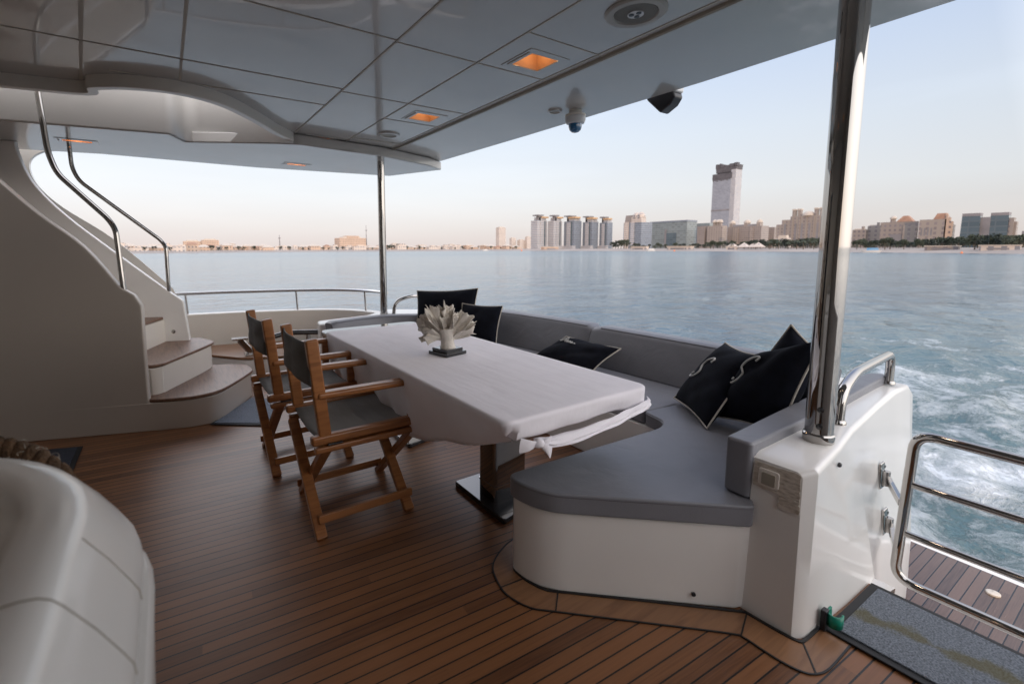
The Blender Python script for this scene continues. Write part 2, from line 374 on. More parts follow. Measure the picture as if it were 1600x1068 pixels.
def holed(outer, holes, z0, z1, name, mat, parent=None, tf=None, smooth=30, bevel=0.0):
    """flat slab with holes (filled 2-D outline), thickened"""
    bm = bmesh.new(); edges = []
    for loop in [outer]+holes:
        vs = [bm.verts.new((p[0], p[1], z0)) for p in loop]
        edges += [bm.edges.new((vs[i], vs[(i+1) % len(vs)])) for i in range(len(vs))]
    bmesh.ops.triangle_fill(bm, edges=edges, use_beauty=True, normal=(0, 0, 1))
    geo = bmesh.ops.extrude_face_region(bm, geom=bm.faces[:])
    for v in [g for g in geo['geom'] if isinstance(g, bmesh.types.BMVert)]: v.co.z = z1
    bmesh.ops.recalc_face_normals(bm, faces=bm.faces)
    if tf:
        for v in bm.verts: v.co = tf(v.co)
        bmesh.ops.recalc_face_normals(bm, faces=bm.faces)
    if parent is not None:
        base = Vector(parent.get('_base', (0, 0, 0)))
        for v in bm.verts: v.co -= base
    me = bpy.data.meshes.new(name); bm.to_mesh(me); bm.free(); me.materials.append(mat)
    o = bpy.data.objects.new(name, me); COL.objects.link(o)
    if parent is not None: o.parent = parent
    me.polygons.foreach_set('use_smooth', [True]*len(me.polygons)); me.set_sharp_from_angle(angle=R(smooth))
    if bevel:
        md = o.modifiers.new('bevel', 'BEVEL'); md.width = bevel; md.segments = 2; md.limit_method = 'ANGLE'; md.angle_limit = R(40)
    return o

# ------------------------------------------------------------------ camera
EYE = 1.35; F = 727.0; PXC, PYC = 740.0, 474.0
AZ = R(56.6); PITCH = math.atan(85/F); ROLL = R(0.25)
fwd = Vector((math.cos(AZ)*math.cos(PITCH), math.sin(AZ)*math.cos(PITCH), -math.sin(PITCH)))
rgt = Vector((math.sin(AZ), -math.cos(AZ), 0)); up = rgt.cross(fwd)
rgt, up = rgt*math.cos(ROLL)-up*math.sin(ROLL), up*math.cos(ROLL)+rgt*math.sin(ROLL)
cam = bpy.data.cameras.new('camera'); co = bpy.data.objects.new('camera', cam); COL.objects.link(co)
co.matrix_world = Matrix(((rgt.x, up.x, -fwd.x, 0), (rgt.y, up.y, -fwd.y, 0), (rgt.z, up.z, -fwd.z, EYE), (0, 0, 0, 1)))
cam.sensor_width = 36; cam.lens = F/1600*36; cam.shift_x = (800-PXC)/1600; cam.shift_y = -(534-PYC)/1600
cam.clip_start = 0.05; cam.clip_end = 40000
cam.dof.use_dof = True; cam.dof.focus_distance = 2.6; cam.dof.aperture_fstop = 2.8
scene.camera = co
def bearing(px):
    """compass angle of an image column at the horizon"""
    return AZ - math.atan((px-PXC)/F)
def far(px, dist):
    a = bearing(px); return Vector((dist*math.cos(a), dist*math.sin(a), SEA))
SEA = -1.1
def height_at(py, px, dist):
    """height above the sea of something seen at row py at this distance"""
    d = rgt*(px-PXC) - up*(py-PYC) + fwd*F
    return EYE-SEA + dist/math.hypot(d.x, d.y)*d.z

# ------------------------------------------------------------------ deck
bd = B(); bd.prism([(-1.9, -0.5), (2.29, -0.5), (2.29, 5.7), (1.2, 6.3), (-1.9, 6.5)], -0.12, 0.0)
deck = structure(bd.build('deck', M['deck'], smooth=0))
# margin boards round the settee end and the coaming end
bx = [(1.30, 1.60), (1.22, 1.585), (1.13, 1.54), (1.075, 1.49), (1.045, 1.42), (1.030, 1.335), (1.062, 1.235), (1.13, 1.165), (1.365, 0.945), (1.570, 0.752), (1.593, 0.715), (1.594, 0.66), (1.597, 0.60), (1.612, 0.545), (1.640, 0.516), (1.70, 0.500), (1.86, 0.498)]
inn = [(1.30, 1.465), (1.22, 1.460), (1.165, 1.45), (1.145, 1.43), (1.141, 1.395), (1.148, 1.335), (1.172, 1.27), (1.207, 1.233), (1.46, 1.003), (1.695, 0.787), (1.712, 0.765), (1.716, 0.70), (1.722, 0.64), (1.730, 0.605), (1.742, 0.594), (1.78, 0.590), (1.86, 0.588)]
oc = catmull([(*p, 0) for p in bx], 4); ic = catmull([(*p, 0) for p in inn], 4)
def band(outer, inner, z0, z1, name, mat, parent):
    b = B(); n = len(outer)
    b.rings([[Vector((p.x, p.y, z)) for p in outer] for z in (z0, z1)]+[[Vector((p.x, p.y, z)) for p in inner] for z in (z1, z0)], close=False, cap0=False, cap1=False)
    b.rings([[Vector((p.x, p.y, z0)) for p in inner], [Vector((p.x, p.y, z0)) for p in outer]], close=False, cap0=False, cap1=False)
    return b.build(name, mat, parent, smooth=20)
cuts = [(0, 18), (18, 28), (28, 38), (38, 56), (56, 64)]
for a, b_ in cuts:
    oo = oc[a:b_+1]; ii = ic[a:b_+1]
    band(oo, ii, 0.001, 0.004, 'margin_board', M['margin_teak'], deck)
def strip(path, w, z0, z1, name, mat, parent):
    o = []; i = []
    for k, p in enumerate(path):
        t = (path[min(k+1, len(path)-1)]-path[max(k-1, 0)]).normalized(); n_ = Vector((-t.y, t.x, 0))*w/2
        o.append(p+n_); i.append(p-n_)
    return band(o, i, z0, z1, name, mat, parent)
strip(oc, 0.006, 0.002, 0.0055, 'caulk_line', M['caulk'], deck)
strip(ic, 0.010, 0.002, 0.009, 'caulk_line', M['caulk'], deck)
for a, b_ in cuts[:-1]:
    strip([oc[b_], ic[b_]], 0.005, 0.002, 0.006, 'caulk_line', M['caulk'], deck)

# ------------------------------------------------------------------ swim platform (below and aft of the deck)
pb = B(); pb.prism(round_poly([(2.3, -0.9), (4.02, -0.9), (4.22, 0.3), (4.36, 2.9), (4.22, 5.4), (4.0, 6.3), (2.3, 6.3)], 0.15), -0.92, -0.70)
plat = thing('swim_platform', 'teak boarded swim platform below the deck with a white edge', 'platform', (3.3, 2.8, -0.9))
pb.build('platform_top', M['platform'], plat, bevel=0.01)
pe = [(4.035, -0.9, -0.75), (4.235, 0.3, -0.75), (4.375, 2.9, -0.75), (4.235, 5.4, -0.75), (4.02, 6.3, -0.75)]
eb = B(); eb.tube(catmull(pe, 8), 0.055, 10); eb.build('edge_moulding', M['gelcoat'], plat)
fb = B(); fb.lathe([(0.032, 0), (0.032, 0.008), (0.02, 0.014)], (3.98, 0.43, -0.70), 20)
fb.build('deck_fitting', M['tape'], plat)
# transom steps under the side gate
tb = B(); tb.box((2.42, 0.08, -0.60), (0.24, 1.0, 0.64)).box((2.66, 0.08, -0.72), (0.24, 1.0, 0.38))
tag(tb.build('transom_steps', M['gelcoat'], bevel=0.02), 'white moulded steps leading down from the gate to the swim platform', 'steps')
hb = B(); hb.prism([(-1.9, -0.5), (2.27, -0.5), (2.27, 5.8), (1.2, 6.4), (-1.9, 6.6)], -2.2, -0.125); hb.prism([(2.272, -0.5), (3.5, 0.0), (3.7, 2.8), (3.5, 5.4), (2.272, 5.8)], -2.2, -0.925)
tag(hb.build('hull', M['gelcoat'], bevel=0.03), 'white hull carrying the aft deck', 'hull')

# ------------------------------------------------------------------ ceiling (underside of the flybridge overhang)
CZ = 2.40
def sq(cx, cy, hx=0.095, hy=0.09): return [(cx-hx, cy-hy), (cx+hx, cy-hy), (cx+hx, cy+hy), (cx-hx, cy+hy)]
LIGHTS = [(1.825, 2.125), (1.81, 3.455), (1.295, 4.66), (1.81, 0.78), (-0.75, 0.5), (-0.75, 2.1)]  # last two fixtures are unseen, added to brighten the boat
hatch = [(-1.6, 4.02), (-0.74, 3.96), (-0.36, 3.88), (-0.31, 3.73), (-0.11, 3.60), (0.148, 3.56), (0.405, 3.68), (0.649, 3.98), (0.86, 4.30), (1.03, 4.52), (1.06, 4.62), (1.0, 4.72), (0.2, 5.03), (-0.87, 5.27), (-1.6, 5.36)]
hatch_c = [(-1.6, 4.02)] + [(p.x, p.y) for p in catmull([(*p, 0) for p in hatch[1:11]], 5)] + hatch[11:]
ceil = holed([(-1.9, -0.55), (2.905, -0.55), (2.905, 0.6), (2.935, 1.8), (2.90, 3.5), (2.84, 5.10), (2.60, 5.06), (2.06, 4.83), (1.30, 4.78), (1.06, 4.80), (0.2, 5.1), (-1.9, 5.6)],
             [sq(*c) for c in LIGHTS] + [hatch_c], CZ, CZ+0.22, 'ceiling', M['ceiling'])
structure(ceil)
def joint(a, b, w=0.010, mat='joint', dz=0.003, name='panel_joint'):
    j = B(); a = Vector((*a, CZ-dz/2+0.0005)); b = Vector((*b, CZ-dz/2+0.0005)); j.bar(a, b, w, dz+0.001)
    return j.build(name, M[mat], ceil, smooth=0)
joint((1.055, 4.50), (1.06, -0.5), 0.012); joint((1.55, 4.76), (1.557, -0.5), 0.010); joint((2.04, 4.62), (2.055, -0.5), 0.010)
rb = B(); rb.tube([(2.075, 4.80, CZ-0.001), (2.09, 4.55, CZ-0.002), (2.10, 3.0, CZ-0.002), (2.10, -0.5, CZ-0.002)], 0.016, 8); rb.build('trim_strip', M['ridge'], ceil)
for y in (0.52, 0.98, 1.86, 2.31, 3.20, 3.655, 4.42): joint((1.555, y), (2.092, y-0.0), 0.006)
for y in (0.98, 2.31, 3.20): joint((1.055, y), (1.555, y+0.0), 0.007)
for y, x0 in ((0.98, -1.2), (2.29, -1.2), (3.15, -1.2), (3.56, -0.2)): joint((x0, y), (1.055, y), 0.008)
joint((0.15, 3.52), (0.15, -0.4), 0.014); joint((-0.36, 3.85), (-0.1, 1.6), 0.016)
# lip hanging round the stair hatch
lp = [Vector((*p, 0)) for p in hatch_c[0:48]]
def lip(path, w, z0, z1, mat, name, parent):
    o = []; i = []
    for k, p in enumerate(path):
        t = (path[min(k+1, len(path)-1)]-path[max(k-1, 0)]).normalized(); n_ = Vector((-t.y, t.x, 0))
        o.append(p-n_*0.006); i.append(p+n_*w)
    b = B(); b.rings([[Vector((p.x, p.y, z)) for p in q_] for q_, z in ((o, z1), (o, z0), (i, z0), (i, z1))], close=False, cap0=False, cap1=False)
    return b.build(name, mat, parent, bevel=0.006, seg=3, smooth=40)
lip(lp, 0.05, CZ-0.075, CZ+0.12, M['gelcoat_warm'], 'hatch_lip', ceil)
# lower side strip outboard of the hatch, with its inner step face
strip_poly = [(-1.9, 5.05), (-0.87, 4.86), (0.10, 4.70), (0.22, 4.96), (0.90, 4.60), (1.10, 4.52), (1.96, 4.63), (2.60, 4.86), (2.86, 5.03), (2.52, 5.80), (0.95, 6.03), (-0.45, 6.0), (-0.86, 6.08), (-1.9, 6.3)]
LIGHTS2 = [(1.30, 5.57), (-0.57, 5.40)]
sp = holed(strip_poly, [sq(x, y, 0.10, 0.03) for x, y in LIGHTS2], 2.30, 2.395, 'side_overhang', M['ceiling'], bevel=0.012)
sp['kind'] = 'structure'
# white wall inside the stair hatch
wb = B()
wp = [(-1.9, 5.00), (-0.86, 4.82), (0.10, 4.665), (0.15, 4.72), (0.21, 4.90), (0.30, 4.93), (0.90, 4.56), (1.03, 4.50)]
wp = [Vector((*p, 0)) for p in round_poly(wp, [0, 0.1, 0.06, 0.08, 0.08, 0.05, 0.02, 0])]
wb.rings([[Vector((p.x, p.y+0.01, 2.31)) for p in wp], [Vector((p.x+0.05, p.y+0.06, 3.4)) for p in wp]], close=False, cap0=False, cap1=False)
tag(wb.build('stairwell_wall', M['gelcoat'], smooth=50, solid=-0.03), 'white curved inner wall of the stair hatch seen through the ceiling opening', 'wall')

# recessed square lights
def ceiling_light(x, y, z, hx, hy, label):
    t = thing('ceiling_light', label, 'ceiling light', (x, y, z), 'square warm ceiling lights')
    f = B(); w = 0.045
    o = sq(x, y, hx+w, hy+w); i = sq(x, y, hx, hy)
    zs = z-0.004
    f.rings([[Vector((*p, zz)) for p in q_] for q_, zz in ((o, z+0.0), (o, zs), (i, zs), (i, z+0.001))], cap0=False, cap1=False)
    f.build('frame', M['ceiling'], t, bevel=0.001)
    k = B(); i2 = sq(x, y, hx*0.8, hy*0.8)
    k.rings([[Vector((*p, zz)) for p in q_] for q_, zz in ((i, z+0.0005), (i2, z+0.075))], cap0=False, cap1=True)
    wl = bp(k.build('well', M['light_well'], t, smooth=20), t)
    u = B(); u.lathe([(0.03, 0), (0.03, 0.01)], (x-hx*0.45, y, z+0.062), 20); u.build('bulb', M['bulb'], wl)
    lt = bpy.data.lights.new('lamp', 'POINT'); lo = bpy.data.objects.new('lamp', lt); COL.objects.link(lo); lo.parent = wl
    lt.energy = 0.13 if hy > 0.05 else 0.22; lt.color = (1.0, 0.52, 0.22); lt.shadow_soft_size = 0.012; lo.location = (hx*0.1, 0, 0.05)
    if hy > 0.05:
        st_ = bpy.data.lights.new('downlight', 'SPOT'); so_ = bpy.data.objects.new('downlight', st_); COL.objects.link(so_); so_.parent = wl
        st_.energy = 3.5 if x > 0 else 1.5; st_.color = (1.0, 0.80, 0.62); st_.spot_size = R(130); st_.spot_blend = 0.8; st_.shadow_soft_size = 0.05; so_.location = (0, 0, -0.012)
    s_ = B(); s_.box((x-hx-0.026, y, z-0.006), (0.006, hy*2.1, 0.004)); s_.build('trim', M['joint'], t)
lab = ['square recessed warm light lit in the ceiling nearest the round grilled speaker', 'square recessed warm light beside the far steel roof pole on its near side',
       'square recessed warm light at the pointed end of the stair hatch', 'square recessed ceiling light above the near end of the settee', 'added square fill light over the white console, out of the picture', 'added square fill light by the cabin doors, out of the picture']
for (x, y), l_ in zip(LIGHTS, lab): ceiling_light(x, y, CZ, 0.095, 0.09, l_)
ceiling_light(*LIGHTS2[0], 2.30, 0.10, 0.03, 'narrow warm light in the side overhang left of the far roof pole')
ceiling_light(*LIGHTS2[1], 2.30, 0.10, 0.03, 'narrow warm light in the side overhang above the stair handrails')

# speakers
def speaker(x, y, z, r, label, big):
    t = thing('ceiling_speaker', label, 'speaker', (x, y, z), 'round ceiling speakers')
    f = B(); f.lathe([(r, 0.002), (r*1.0, -0.006), (r*0.93, -0.014), (r*0.74, -0.014), (r*0.68, -0.004)], (x, y, z), 48)
    f.build('rim', M['speaker_rim'] if big else M['ceiling'], t)
    g = B(); g.lathe([(r*0.7, -0.0035), (r*0.7, -0.007)], (x, y, z), 40)
    gp = bp(g.build('grille', M['speaker_dark'] if big else M['ridge'], t, smooth=0), t)
    if big:
        s_ = B()
        for k in range(-13, 14):
            yy = k*r*0.05; ll = math.sqrt(max(0, (r*0.69)**2-yy**2))
            s_.box((x, y+yy, z-0.009), (ll*2, r*0.014, 0.003), 0)
        s_.build('grille_bars', M['speaker_rim'], gp, smooth=0)
        e = B(); e.lathe([(r*0.26, -0.011), (r*0.26, -0.014)], (x, y, z), 30); e.build('hub', M['white_plastic'], gp)
        for k in range(3):
            a = 2*math.pi*k/3+0.4; d = B(); d.lathe([(r*0.085, -0.0142), (r*0.085, -0.0165)], (x+math.cos(a)*r*0.14, y+math.sin(a)*r*0.14, z), 16)
            d.build('hub_vent', M['black_plastic'], gp)
    return t
speaker(1.83, 1.448, CZ, 0.135, 'large round ceiling speaker with striped grille at the top of the picture', True)
speaker(1.79, 4.127, CZ, 0.105, 'small flat round ceiling speaker beside the far roof pole', False)
speaker(2.57, 2.754, CZ, 0.055, 'small flat disc in the ceiling next to the dome camera', False)

# dome camera
t = thing('dome_camera', 'white security dome camera with blue lens under the roof edge', 'camera', (2.72, 2.69, CZ))
c = Vector((2.70, 2.665, CZ))
b = B(); b.lathe([(0.05, 0.0), (0.05, -0.02), (0.06, -0.025), (0.078, -0.033), (0.08, -0.04), (0.078, -0.048)], c, 32); b.build('mount', M['gelcoat_warm'], t)
b = B(); b.lathe([(0.076, -0.05), (0.077, -0.075), (0.068, -0.096), (0.054, -0.102)], c, 32); b.build('housing', M['white_plastic'], t)
b = B(); b.lathe([(0.05, -0.100), (0.05, -0.125), (0.042, -0.147), (0.025, -0.161), (0.004, -0.166)], c, 32); b.build('lens', M['blue_lens'], t)
# black navigation lamp on the roof edge
t = thing('stern_lamp', 'dark pointed lamp housing hanging off the roof edge against the sky', 'lamp', (2.98, 2.12, CZ))
b = B()
def tfl(v): return Vector((3.02+v.z, 2.11+v.x, CZ+v.y))
b.prism([(0.125, 0.01), (0.01, -0.105), (-0.07, -0.065), (-0.105, -0.02), (-0.09, 0.03), (0.0, 0.06), (0.12, 0.06)], -0.05, 0.05, tfl)
b.build('housing', M['black_plastic'], t, bevel=0.014, seg=3)
b = B(); b.box((3.02, 2.055, CZ+0.06), (0.10, 0.11, 0.10)); b.build('bracket', M['white_plastic'], t, bevel=0.015)

# ------------------------------------------------------------------ roof poles
def roof_pole(base, top, r, label):
    t = thing('roof_pole', label, 'pole', base, 'polished steel roof poles')
    b = B(); b.tube([base, top], r, 40); b.build('tube', M['chrome'], t)
    b = B(); b.lathe([(r+0.004, 0.0), (r+0.006, 0.004), (r+0.006, 0.03), (r+0.002, 0.035)], base, 40); cl = bp(b.build('collar', M['chrome'], t), t)
    ang = math.atan2(-base[1], -base[0])
    for dz in (0.07, 0.135):
        m = Matrix.Rotation(ang, 3, 'Z') @ Matrix.Rotation(R(90), 3, 'Y')
        p = Vector(base)+Vector((math.cos(ang)*r, math.sin(ang)*r, dz))
        q_ = B(); q_.lathe([(0.011, -0.004), (0.011, 0.004), (0.007, 0.006)], p, 14, m); q_.build('screw', M['black_gloss'], t)
roof_pole((2.085, 0.717, 0.602), (2.085, 0.717, CZ+0.01), 0.047, 'thick polished steel roof pole standing on the white coaming at right')
roof_pole((2.06, 5.0, 0.602), (2.04, 4.93, CZ-0.09), 0.040, 'polished steel roof pole beyond the table at the far corner')

# ------------------------------------------------------------------ coaming at the right end of the settee
t = thing('coaming', 'white moulded end coaming carrying the near roof pole and gate hinges', 'coaming', (2.4, 0.7, 0))
# cross-sections along x: (x, y_top_in, y_top_out, y_bot_out, z_bot, z_top)
secs = [(1.735, 0.80, 0.640, 0.625, 0.0, 0.585), (1.80, 0.80, 0.608, 0.600, 0.0, 0.601), (2.08, 0.80, 0.640, 0.580, 0.0, 0.602), (2.345, 0.80, 0.683, 0.572, 0.0, 0.602), (2.36, 0.80, 0.684, 0.590, -0.9, 0.602),
        (2.8, 0.83, 0.728, 0.66, -0.9, 0.602), (3.17, 0.84, 0.762, 0.70, -0.9, 0.598), (3.42, 0.87, 0.770, 0.72, -0.9, 0.585), (3.52, 0.90, 0.775, 0.735, -0.9, 0.53), (3.56, 0.93, 0.79, 0.745, -0.9, 0.40), (3.545, 0.93, 0.80, 0.75, -0.9, 0.2), (3.46, 0.93, 0.80, 0.75, -0.9, -0.2), (3.36, 0.93, 0.80, 0.75, -0.9, -0.72)]
b = B(); rings = []
for x, yi, yo, yb, zb, zt in secs:
    ring = []
    ring.append(Vector((x-0.0, yi, zb)))
    ring.append(Vector((x, yi, zt)))
    e = min(0.022, (zt-zb)*0.3)
    for k in range(7):
        a = k/6*math.pi/2
        ring.append(Vector((x, yo+e-e*math.sin(a), zt-e+e*math.cos(a))))
    zl = [zt-e-(zt-e)*k/8 for k in range(1, 9)]+[-0.3, -0.6, -0.9] if zt > 0.3 else [zt-e+(-0.9-zt+e)*k/11 for k in range(1, 12)]
    for k, zz in enumerate(zl):
        f_ = (zt-e-zz)/(0.6-e) if zt > 0.3 else k/10
        if zb == 0.0 and zz < 0: zz = -0.0005*(k-7)
        ring.append(Vector((x, yo+(yb-yo)*min(f_, 1.6), zz)))
    rings.append(ring)
# lean the front face so that it is raked: the foot stands 6 cm forward of the top
for ring in rings[:2]:
    for v in ring: v.x -= 0.035*(0.6-v.z)/0.6
for v in rings[0]: v.x += 0.03
b.rings(rings, close=True)
body = bp(b.build('body', M['gelcoat'], t, smooth=38, bevel=0.0), t)
# worn tape patch and socket plate on the front face
def patch(y0, y1, z0, z1, dx, jag, seed, name, mat, parent):
    rnd = random.Random(seed); pts = []
    def edge(a, b_, n):
        for i in range(n):
            f_ = i/n; pts.append((a[0]+(b_[0]-a[0])*f_+rnd.uniform(-jag, jag), a[1]+(b_[1]-a[1])*f_+rnd.uniform(-jag, jag)))
    edge((y0, z0), (y1, z0), 9); edge((y1, z0), (y1, z1), 9); edge((y1, z1), (y0, z1), 9); edge((y0, z1), (y0, z0), 9)
    bb = B(); bb.prism(pts, 0, 0.002, lambda v: Vector((1.762-0.035*(0.6-v.y)/0.6-dx-v.z, v.x, v.y)))
    return bb.build(name, mat, parent, smooth=0)
patch(0.642, 0.792, 0.485, 0.578, 0.001, 0.0025, 3, 'tape_patch', M['tape'], body)
patch(0.640, 0.705, 0.44, 0.484, 0.0015, 0.003, 5, 'tape_patch', M['tape'], body)
bb = B(); bb.prism(round_poly([(0.705, 0.497), (0.775, 0.497), (0.775, 0.562), (0.705, 0.562)], 0.012), 0, 0.006, lambda v: Vector((1.757-0.035*(0.6-v.y)/0.6-v.z, v.x, v.y)))
bb.build('socket_frame', M['gelcoat_warm'], body, bevel=0.003)
bb = B(); bb.prism(round_poly([(0.716, 0.506), (0.762, 0.506), (0.762, 0.55), (0.716, 0.55)], 0.006), 0, 0.008, lambda v: Vector((1.755-0.035*(0.6-v.y)/0.6-v.z, v.x, v.y)))
bb.build('socket_cover', M['ridge'], body, bevel=0.002)
bb = B(); bb.lathe([(0.009, 0), (0.009, 0.006), (0.005, 0.009)], (2.03, 0.628, 0.552), 14, Matrix.Rotation(R(90), 3, 'X')); bb.build('snap_stud', M['black_plastic'], body)
# caulk at its foot
# ------------------------------------------------------------------ grab rails on the coaming ends
def grab_rail(a, b_, h, label):
    t = thing('grab_rail', label, 'grab rail', a, 'steel grab rails on the coaming')
    a = Vector(a); b_ = Vector(b_); u = Vector((0, 0, h))
    p = smooth_path([a, a+u*0.8+(b_-a)*0.02, a+u*1.1+(b_-a)*0.2, b_+u, b_], 0.09, 8)
    q_ = B(); q_.tube(p, 0.021, 20); q_.build('tube', M['chrome'], t)
    for e in (a, b_):
        q_ = B(); q_.lathe([(0.03, 0), (0.03, 0.008), (0.024, 0.018)], e, 24); q_.build('foot', M['chrome'], t)
grab_rail((2.36, 0.745, 0.602), (3.30, 0.83, 0.60), 0.17, 'bent polished steel grab rail behind the thick pole on the white coaming')
grab_rail((2.15, 4.93, 0.60), (3.1, 4.85, 0.60), 0.19, 'steel grab rail beside the far roof pole behind the cushions')

# ------------------------------------------------------------------ gate
GX = 2.50
t = thing('side_gate', 'polished steel tube gate with three bars hinged on the white coaming', 'gate', (GX, 0.5, 0.05))
yl = 0.543; top = 0.60; bot = -0.045
pts = smooth_path([(GX, -0.40, top-0.02), (GX, yl-0.015, top), (GX, yl+0.005, bot), (GX, -0.40, bot)], 0.07, 8)
b = B(); b.tube(pts, 0.0185, 20); b.build('frame_tube', M['chrome'], t)
for zz in (0.378, 0.162):
    b = B(); b.tube([(GX, yl-0.002, zz+0.003), (GX, -0.40, zz-0.003)], 0.0135, 16); b.build('cross_bar', M['chrome'], t)
for zz in (0.29, 0.075):
    b = B(); yw = 0.679 if zz > 0.2 else 0.652
    b.bar((GX+0.235, yw-0.002, zz-0.062), (GX+0.235, yw+0.004, zz+0.062), 0.012, 0.055, up=(1, 0, 0))
    h = bp(b.build('hinge', M['chrome'], t, bevel=0.006, seg=3), t)
    b = B(); b.tube([(GX+0.215, yw-0.022, zz-0.034), (GX+0.215, yw-0.022, zz+0.034)], 0.015, 16); b.build('knuckle', M['chrome'], h)
    b = B(); b.bar((GX+0.21, yw-0.030, zz), (GX+0.005, yl+0.008, zz-0.004), 0.02, 0.03); b.build('hinge_arm', M['chrome'], h, bevel=0.004)
    for s_ in (-1, 1):
        b = B(); b.lathe([(0.007, 0), (0.007, 0.003)], (GX+0.235, yw-0.008, zz+s_*0.046), 10, Matrix.Rotation(R(90), 3, 'X')); b.build('screw', M['black_gloss'], h)

# ------------------------------------------------------------------ floor mats
def floor_mat(poly, label, mat, edge=0.022, th=0.012, jag=0.0):
    cx = sum(p[0] for p in poly)/len(poly); cy = sum(p[1] for p in poly)/len(poly)
    t = thing('floor_mat', label, 'mat', (cx, cy, 0.001))
    q_ = B(); q_.prism(poly, 0.006, 0.006+th*0.5); q_.build('border', M['mat_edge'], t, bevel=0.003)
    inner = []
    n = len(poly)
    for i in range(n):
        a = Vector((*poly[i-1], 0)); c_ = Vector((*poly[i], 0)); d = Vector((*poly[(i+1) % n], 0))
        u = ((a-c_).normalized()+(d-c_).normalized()); inner.append((c_.x+u.x*edge, c_.y+u.y*edge))
    q_ = B(); q_.prism(inner, 0.006, 0.006+th); q_.build('pile', mat, t, bevel=0.003)
    return t
floor_mat([(1.86, 0.575), (1.88, -0.38), (2.285, -0.38), (2.285, 0.565)], 'grey mat with yellowish stains and black edge in front of the steel gate', M['mat_grey'], 0.028)
floor_mat([(0.20, 4.03), (0.56, 3.77), (0.80, 4.15), (0.62, 4.62), (0.55, 4.52)], 'pale blue grey mat at the foot of the stairs', M['mat_blue'])
floor_mat([(-0.56, 3.46), (-0.56, 4.06), (-1.25, 4.30), (-1.25, 3.46)], 'dark blue mat with black edge beside the stair wall at left', M['mat_dark'], 0.03)

# green holder on the coaming foot
t = thing('hook', 'small green clip with black base fixed at the foot of the white coaming', 'clip', (1.9, 0.57, 0.02))
b = B(); b.box((1.862, 0.577, 0.045), (0.028, 0.018, 0.075)); b.build('base', M['black_plastic'], t, bevel=0.003)
b = B(); pts = [Vector((1.885+0.028*math.cos(a), 0.553+0.024*math.sin(a), 0.05)) for a in [R(60+i*20) for i in range(13)]]
b.rings([[p+Vector((0, 0, z)) for p in pts] for z in (-0.022, 0.022)], close=False, cap0=False, cap1=False)
b.build('clip', M['green'], t, solid=0.007, smooth=60)
b = B(); b.box((1.885, 0.572, 0.05), (0.03, 0.008, 0.062)); b.build('plate', M['green'], t, bevel=0.002)

# ------------------------------------------------------------------ settee
t = thing('settee', 'U-shaped built-in settee with grey cushions on a white base around the table', 'settee', (2.2, 2.8, 0))
base_poly = [(1.14, 1.46), (1.142, 1.37), (1.163, 1.30), (1.21, 1.235), (1.70, 0.80), (1.74, 0.79), (3.0, 0.82), (3.0, 5.0), (1.3, 5.0), (1.3, 4.35), (2.22, 4.30), (2.25, 4.2), (2.25, 1.55), (2.18, 1.46)]
bp_ = round_poly(base_poly, [0.05, 0.03, 0.03, 0.05, 0.01, 0, 0.0, 0.1, 0.1, 0.1, 0.05, 0.05, 0.08, 0.08], 4)
b = B(); b.prism(bp_, 0.0, 0.335); b.build('base', M['gelcoat'], t, bevel=0.012, seg=3, smooth=40)
bb = B(); bb.lathe([(0.008, 0), (0.008, 0.006), (0.004, 0.008)], (1.585, 0.900, 0.05), 12, Matrix.Rotation(R(-40), 3, 'Z') @ Matrix.Rotation(R(90), 3, 'X')); bb.build('screw', M['black_plastic'], t)
# seat cushions: near arm, aft run
def cushion(poly, rad, z0, z1, name='seat_cushion', mat='leather', bev=0.022, parent=t, pipe=True):
    pp = round_poly(poly, rad, 6); b = B()
    # gentle crown: add an inset ring on top
    cx = sum(p[0] for p in pp)/len(pp); cy = sum(p[1] for p in pp)/len(pp)
    b.prism(pp, z0, z1)
    c_ = bp(b.build(name, M[mat], parent, bevel=bev, seg=5, smooth=40), parent)
    if pipe:
        q_ = B(); path = [Vector((p[0], p[1], z1-bev*0.55)) for p in pp]
        path = [p - (p-Vector((cx, cy, p.z))).normalized()*0.004 for p in path]; path.append(path[0])
        q_.tube(path, 0.0045, 8, caps=False); q_.build('piping', M['leather_dark'], c_)
    return c_
near_seat = [(1.118, 1.46), (1.125, 1.35), (1.17, 1.245), (1.715, 0.765), (1.775, 0.80), (1.775, 0.90), (2.86, 0.93), (2.86, 1.58), (2.48, 1.585), (2.24, 1.62), (2.20, 1.46), (2.1, 1.415)]
cushion(near_seat, [0.07, 0.06, 0.10, 0.02, 0.01, 0.01, 0.01, 0.01, 0.02, 0.03, 0.05, 0.06], 0.340, 0.422)
cushion([(2.25, 1.63), (2.50, 1.595), (2.86, 1.59), (2.86, 2.62), (2.25, 2.62)], 0.02, 0.338, 0.42)
cushion([(2.25, 2.635), (2.86, 2.635), (2.80, 4.2), (2.25, 4.2)], 0.02, 0.338, 0.42)
cushion([(1.30, 4.42), (1.32, 4.22), (2.70, 4.22), (2.6, 4.75), (1.35, 4.80)], 0.03, 0.338, 0.42)
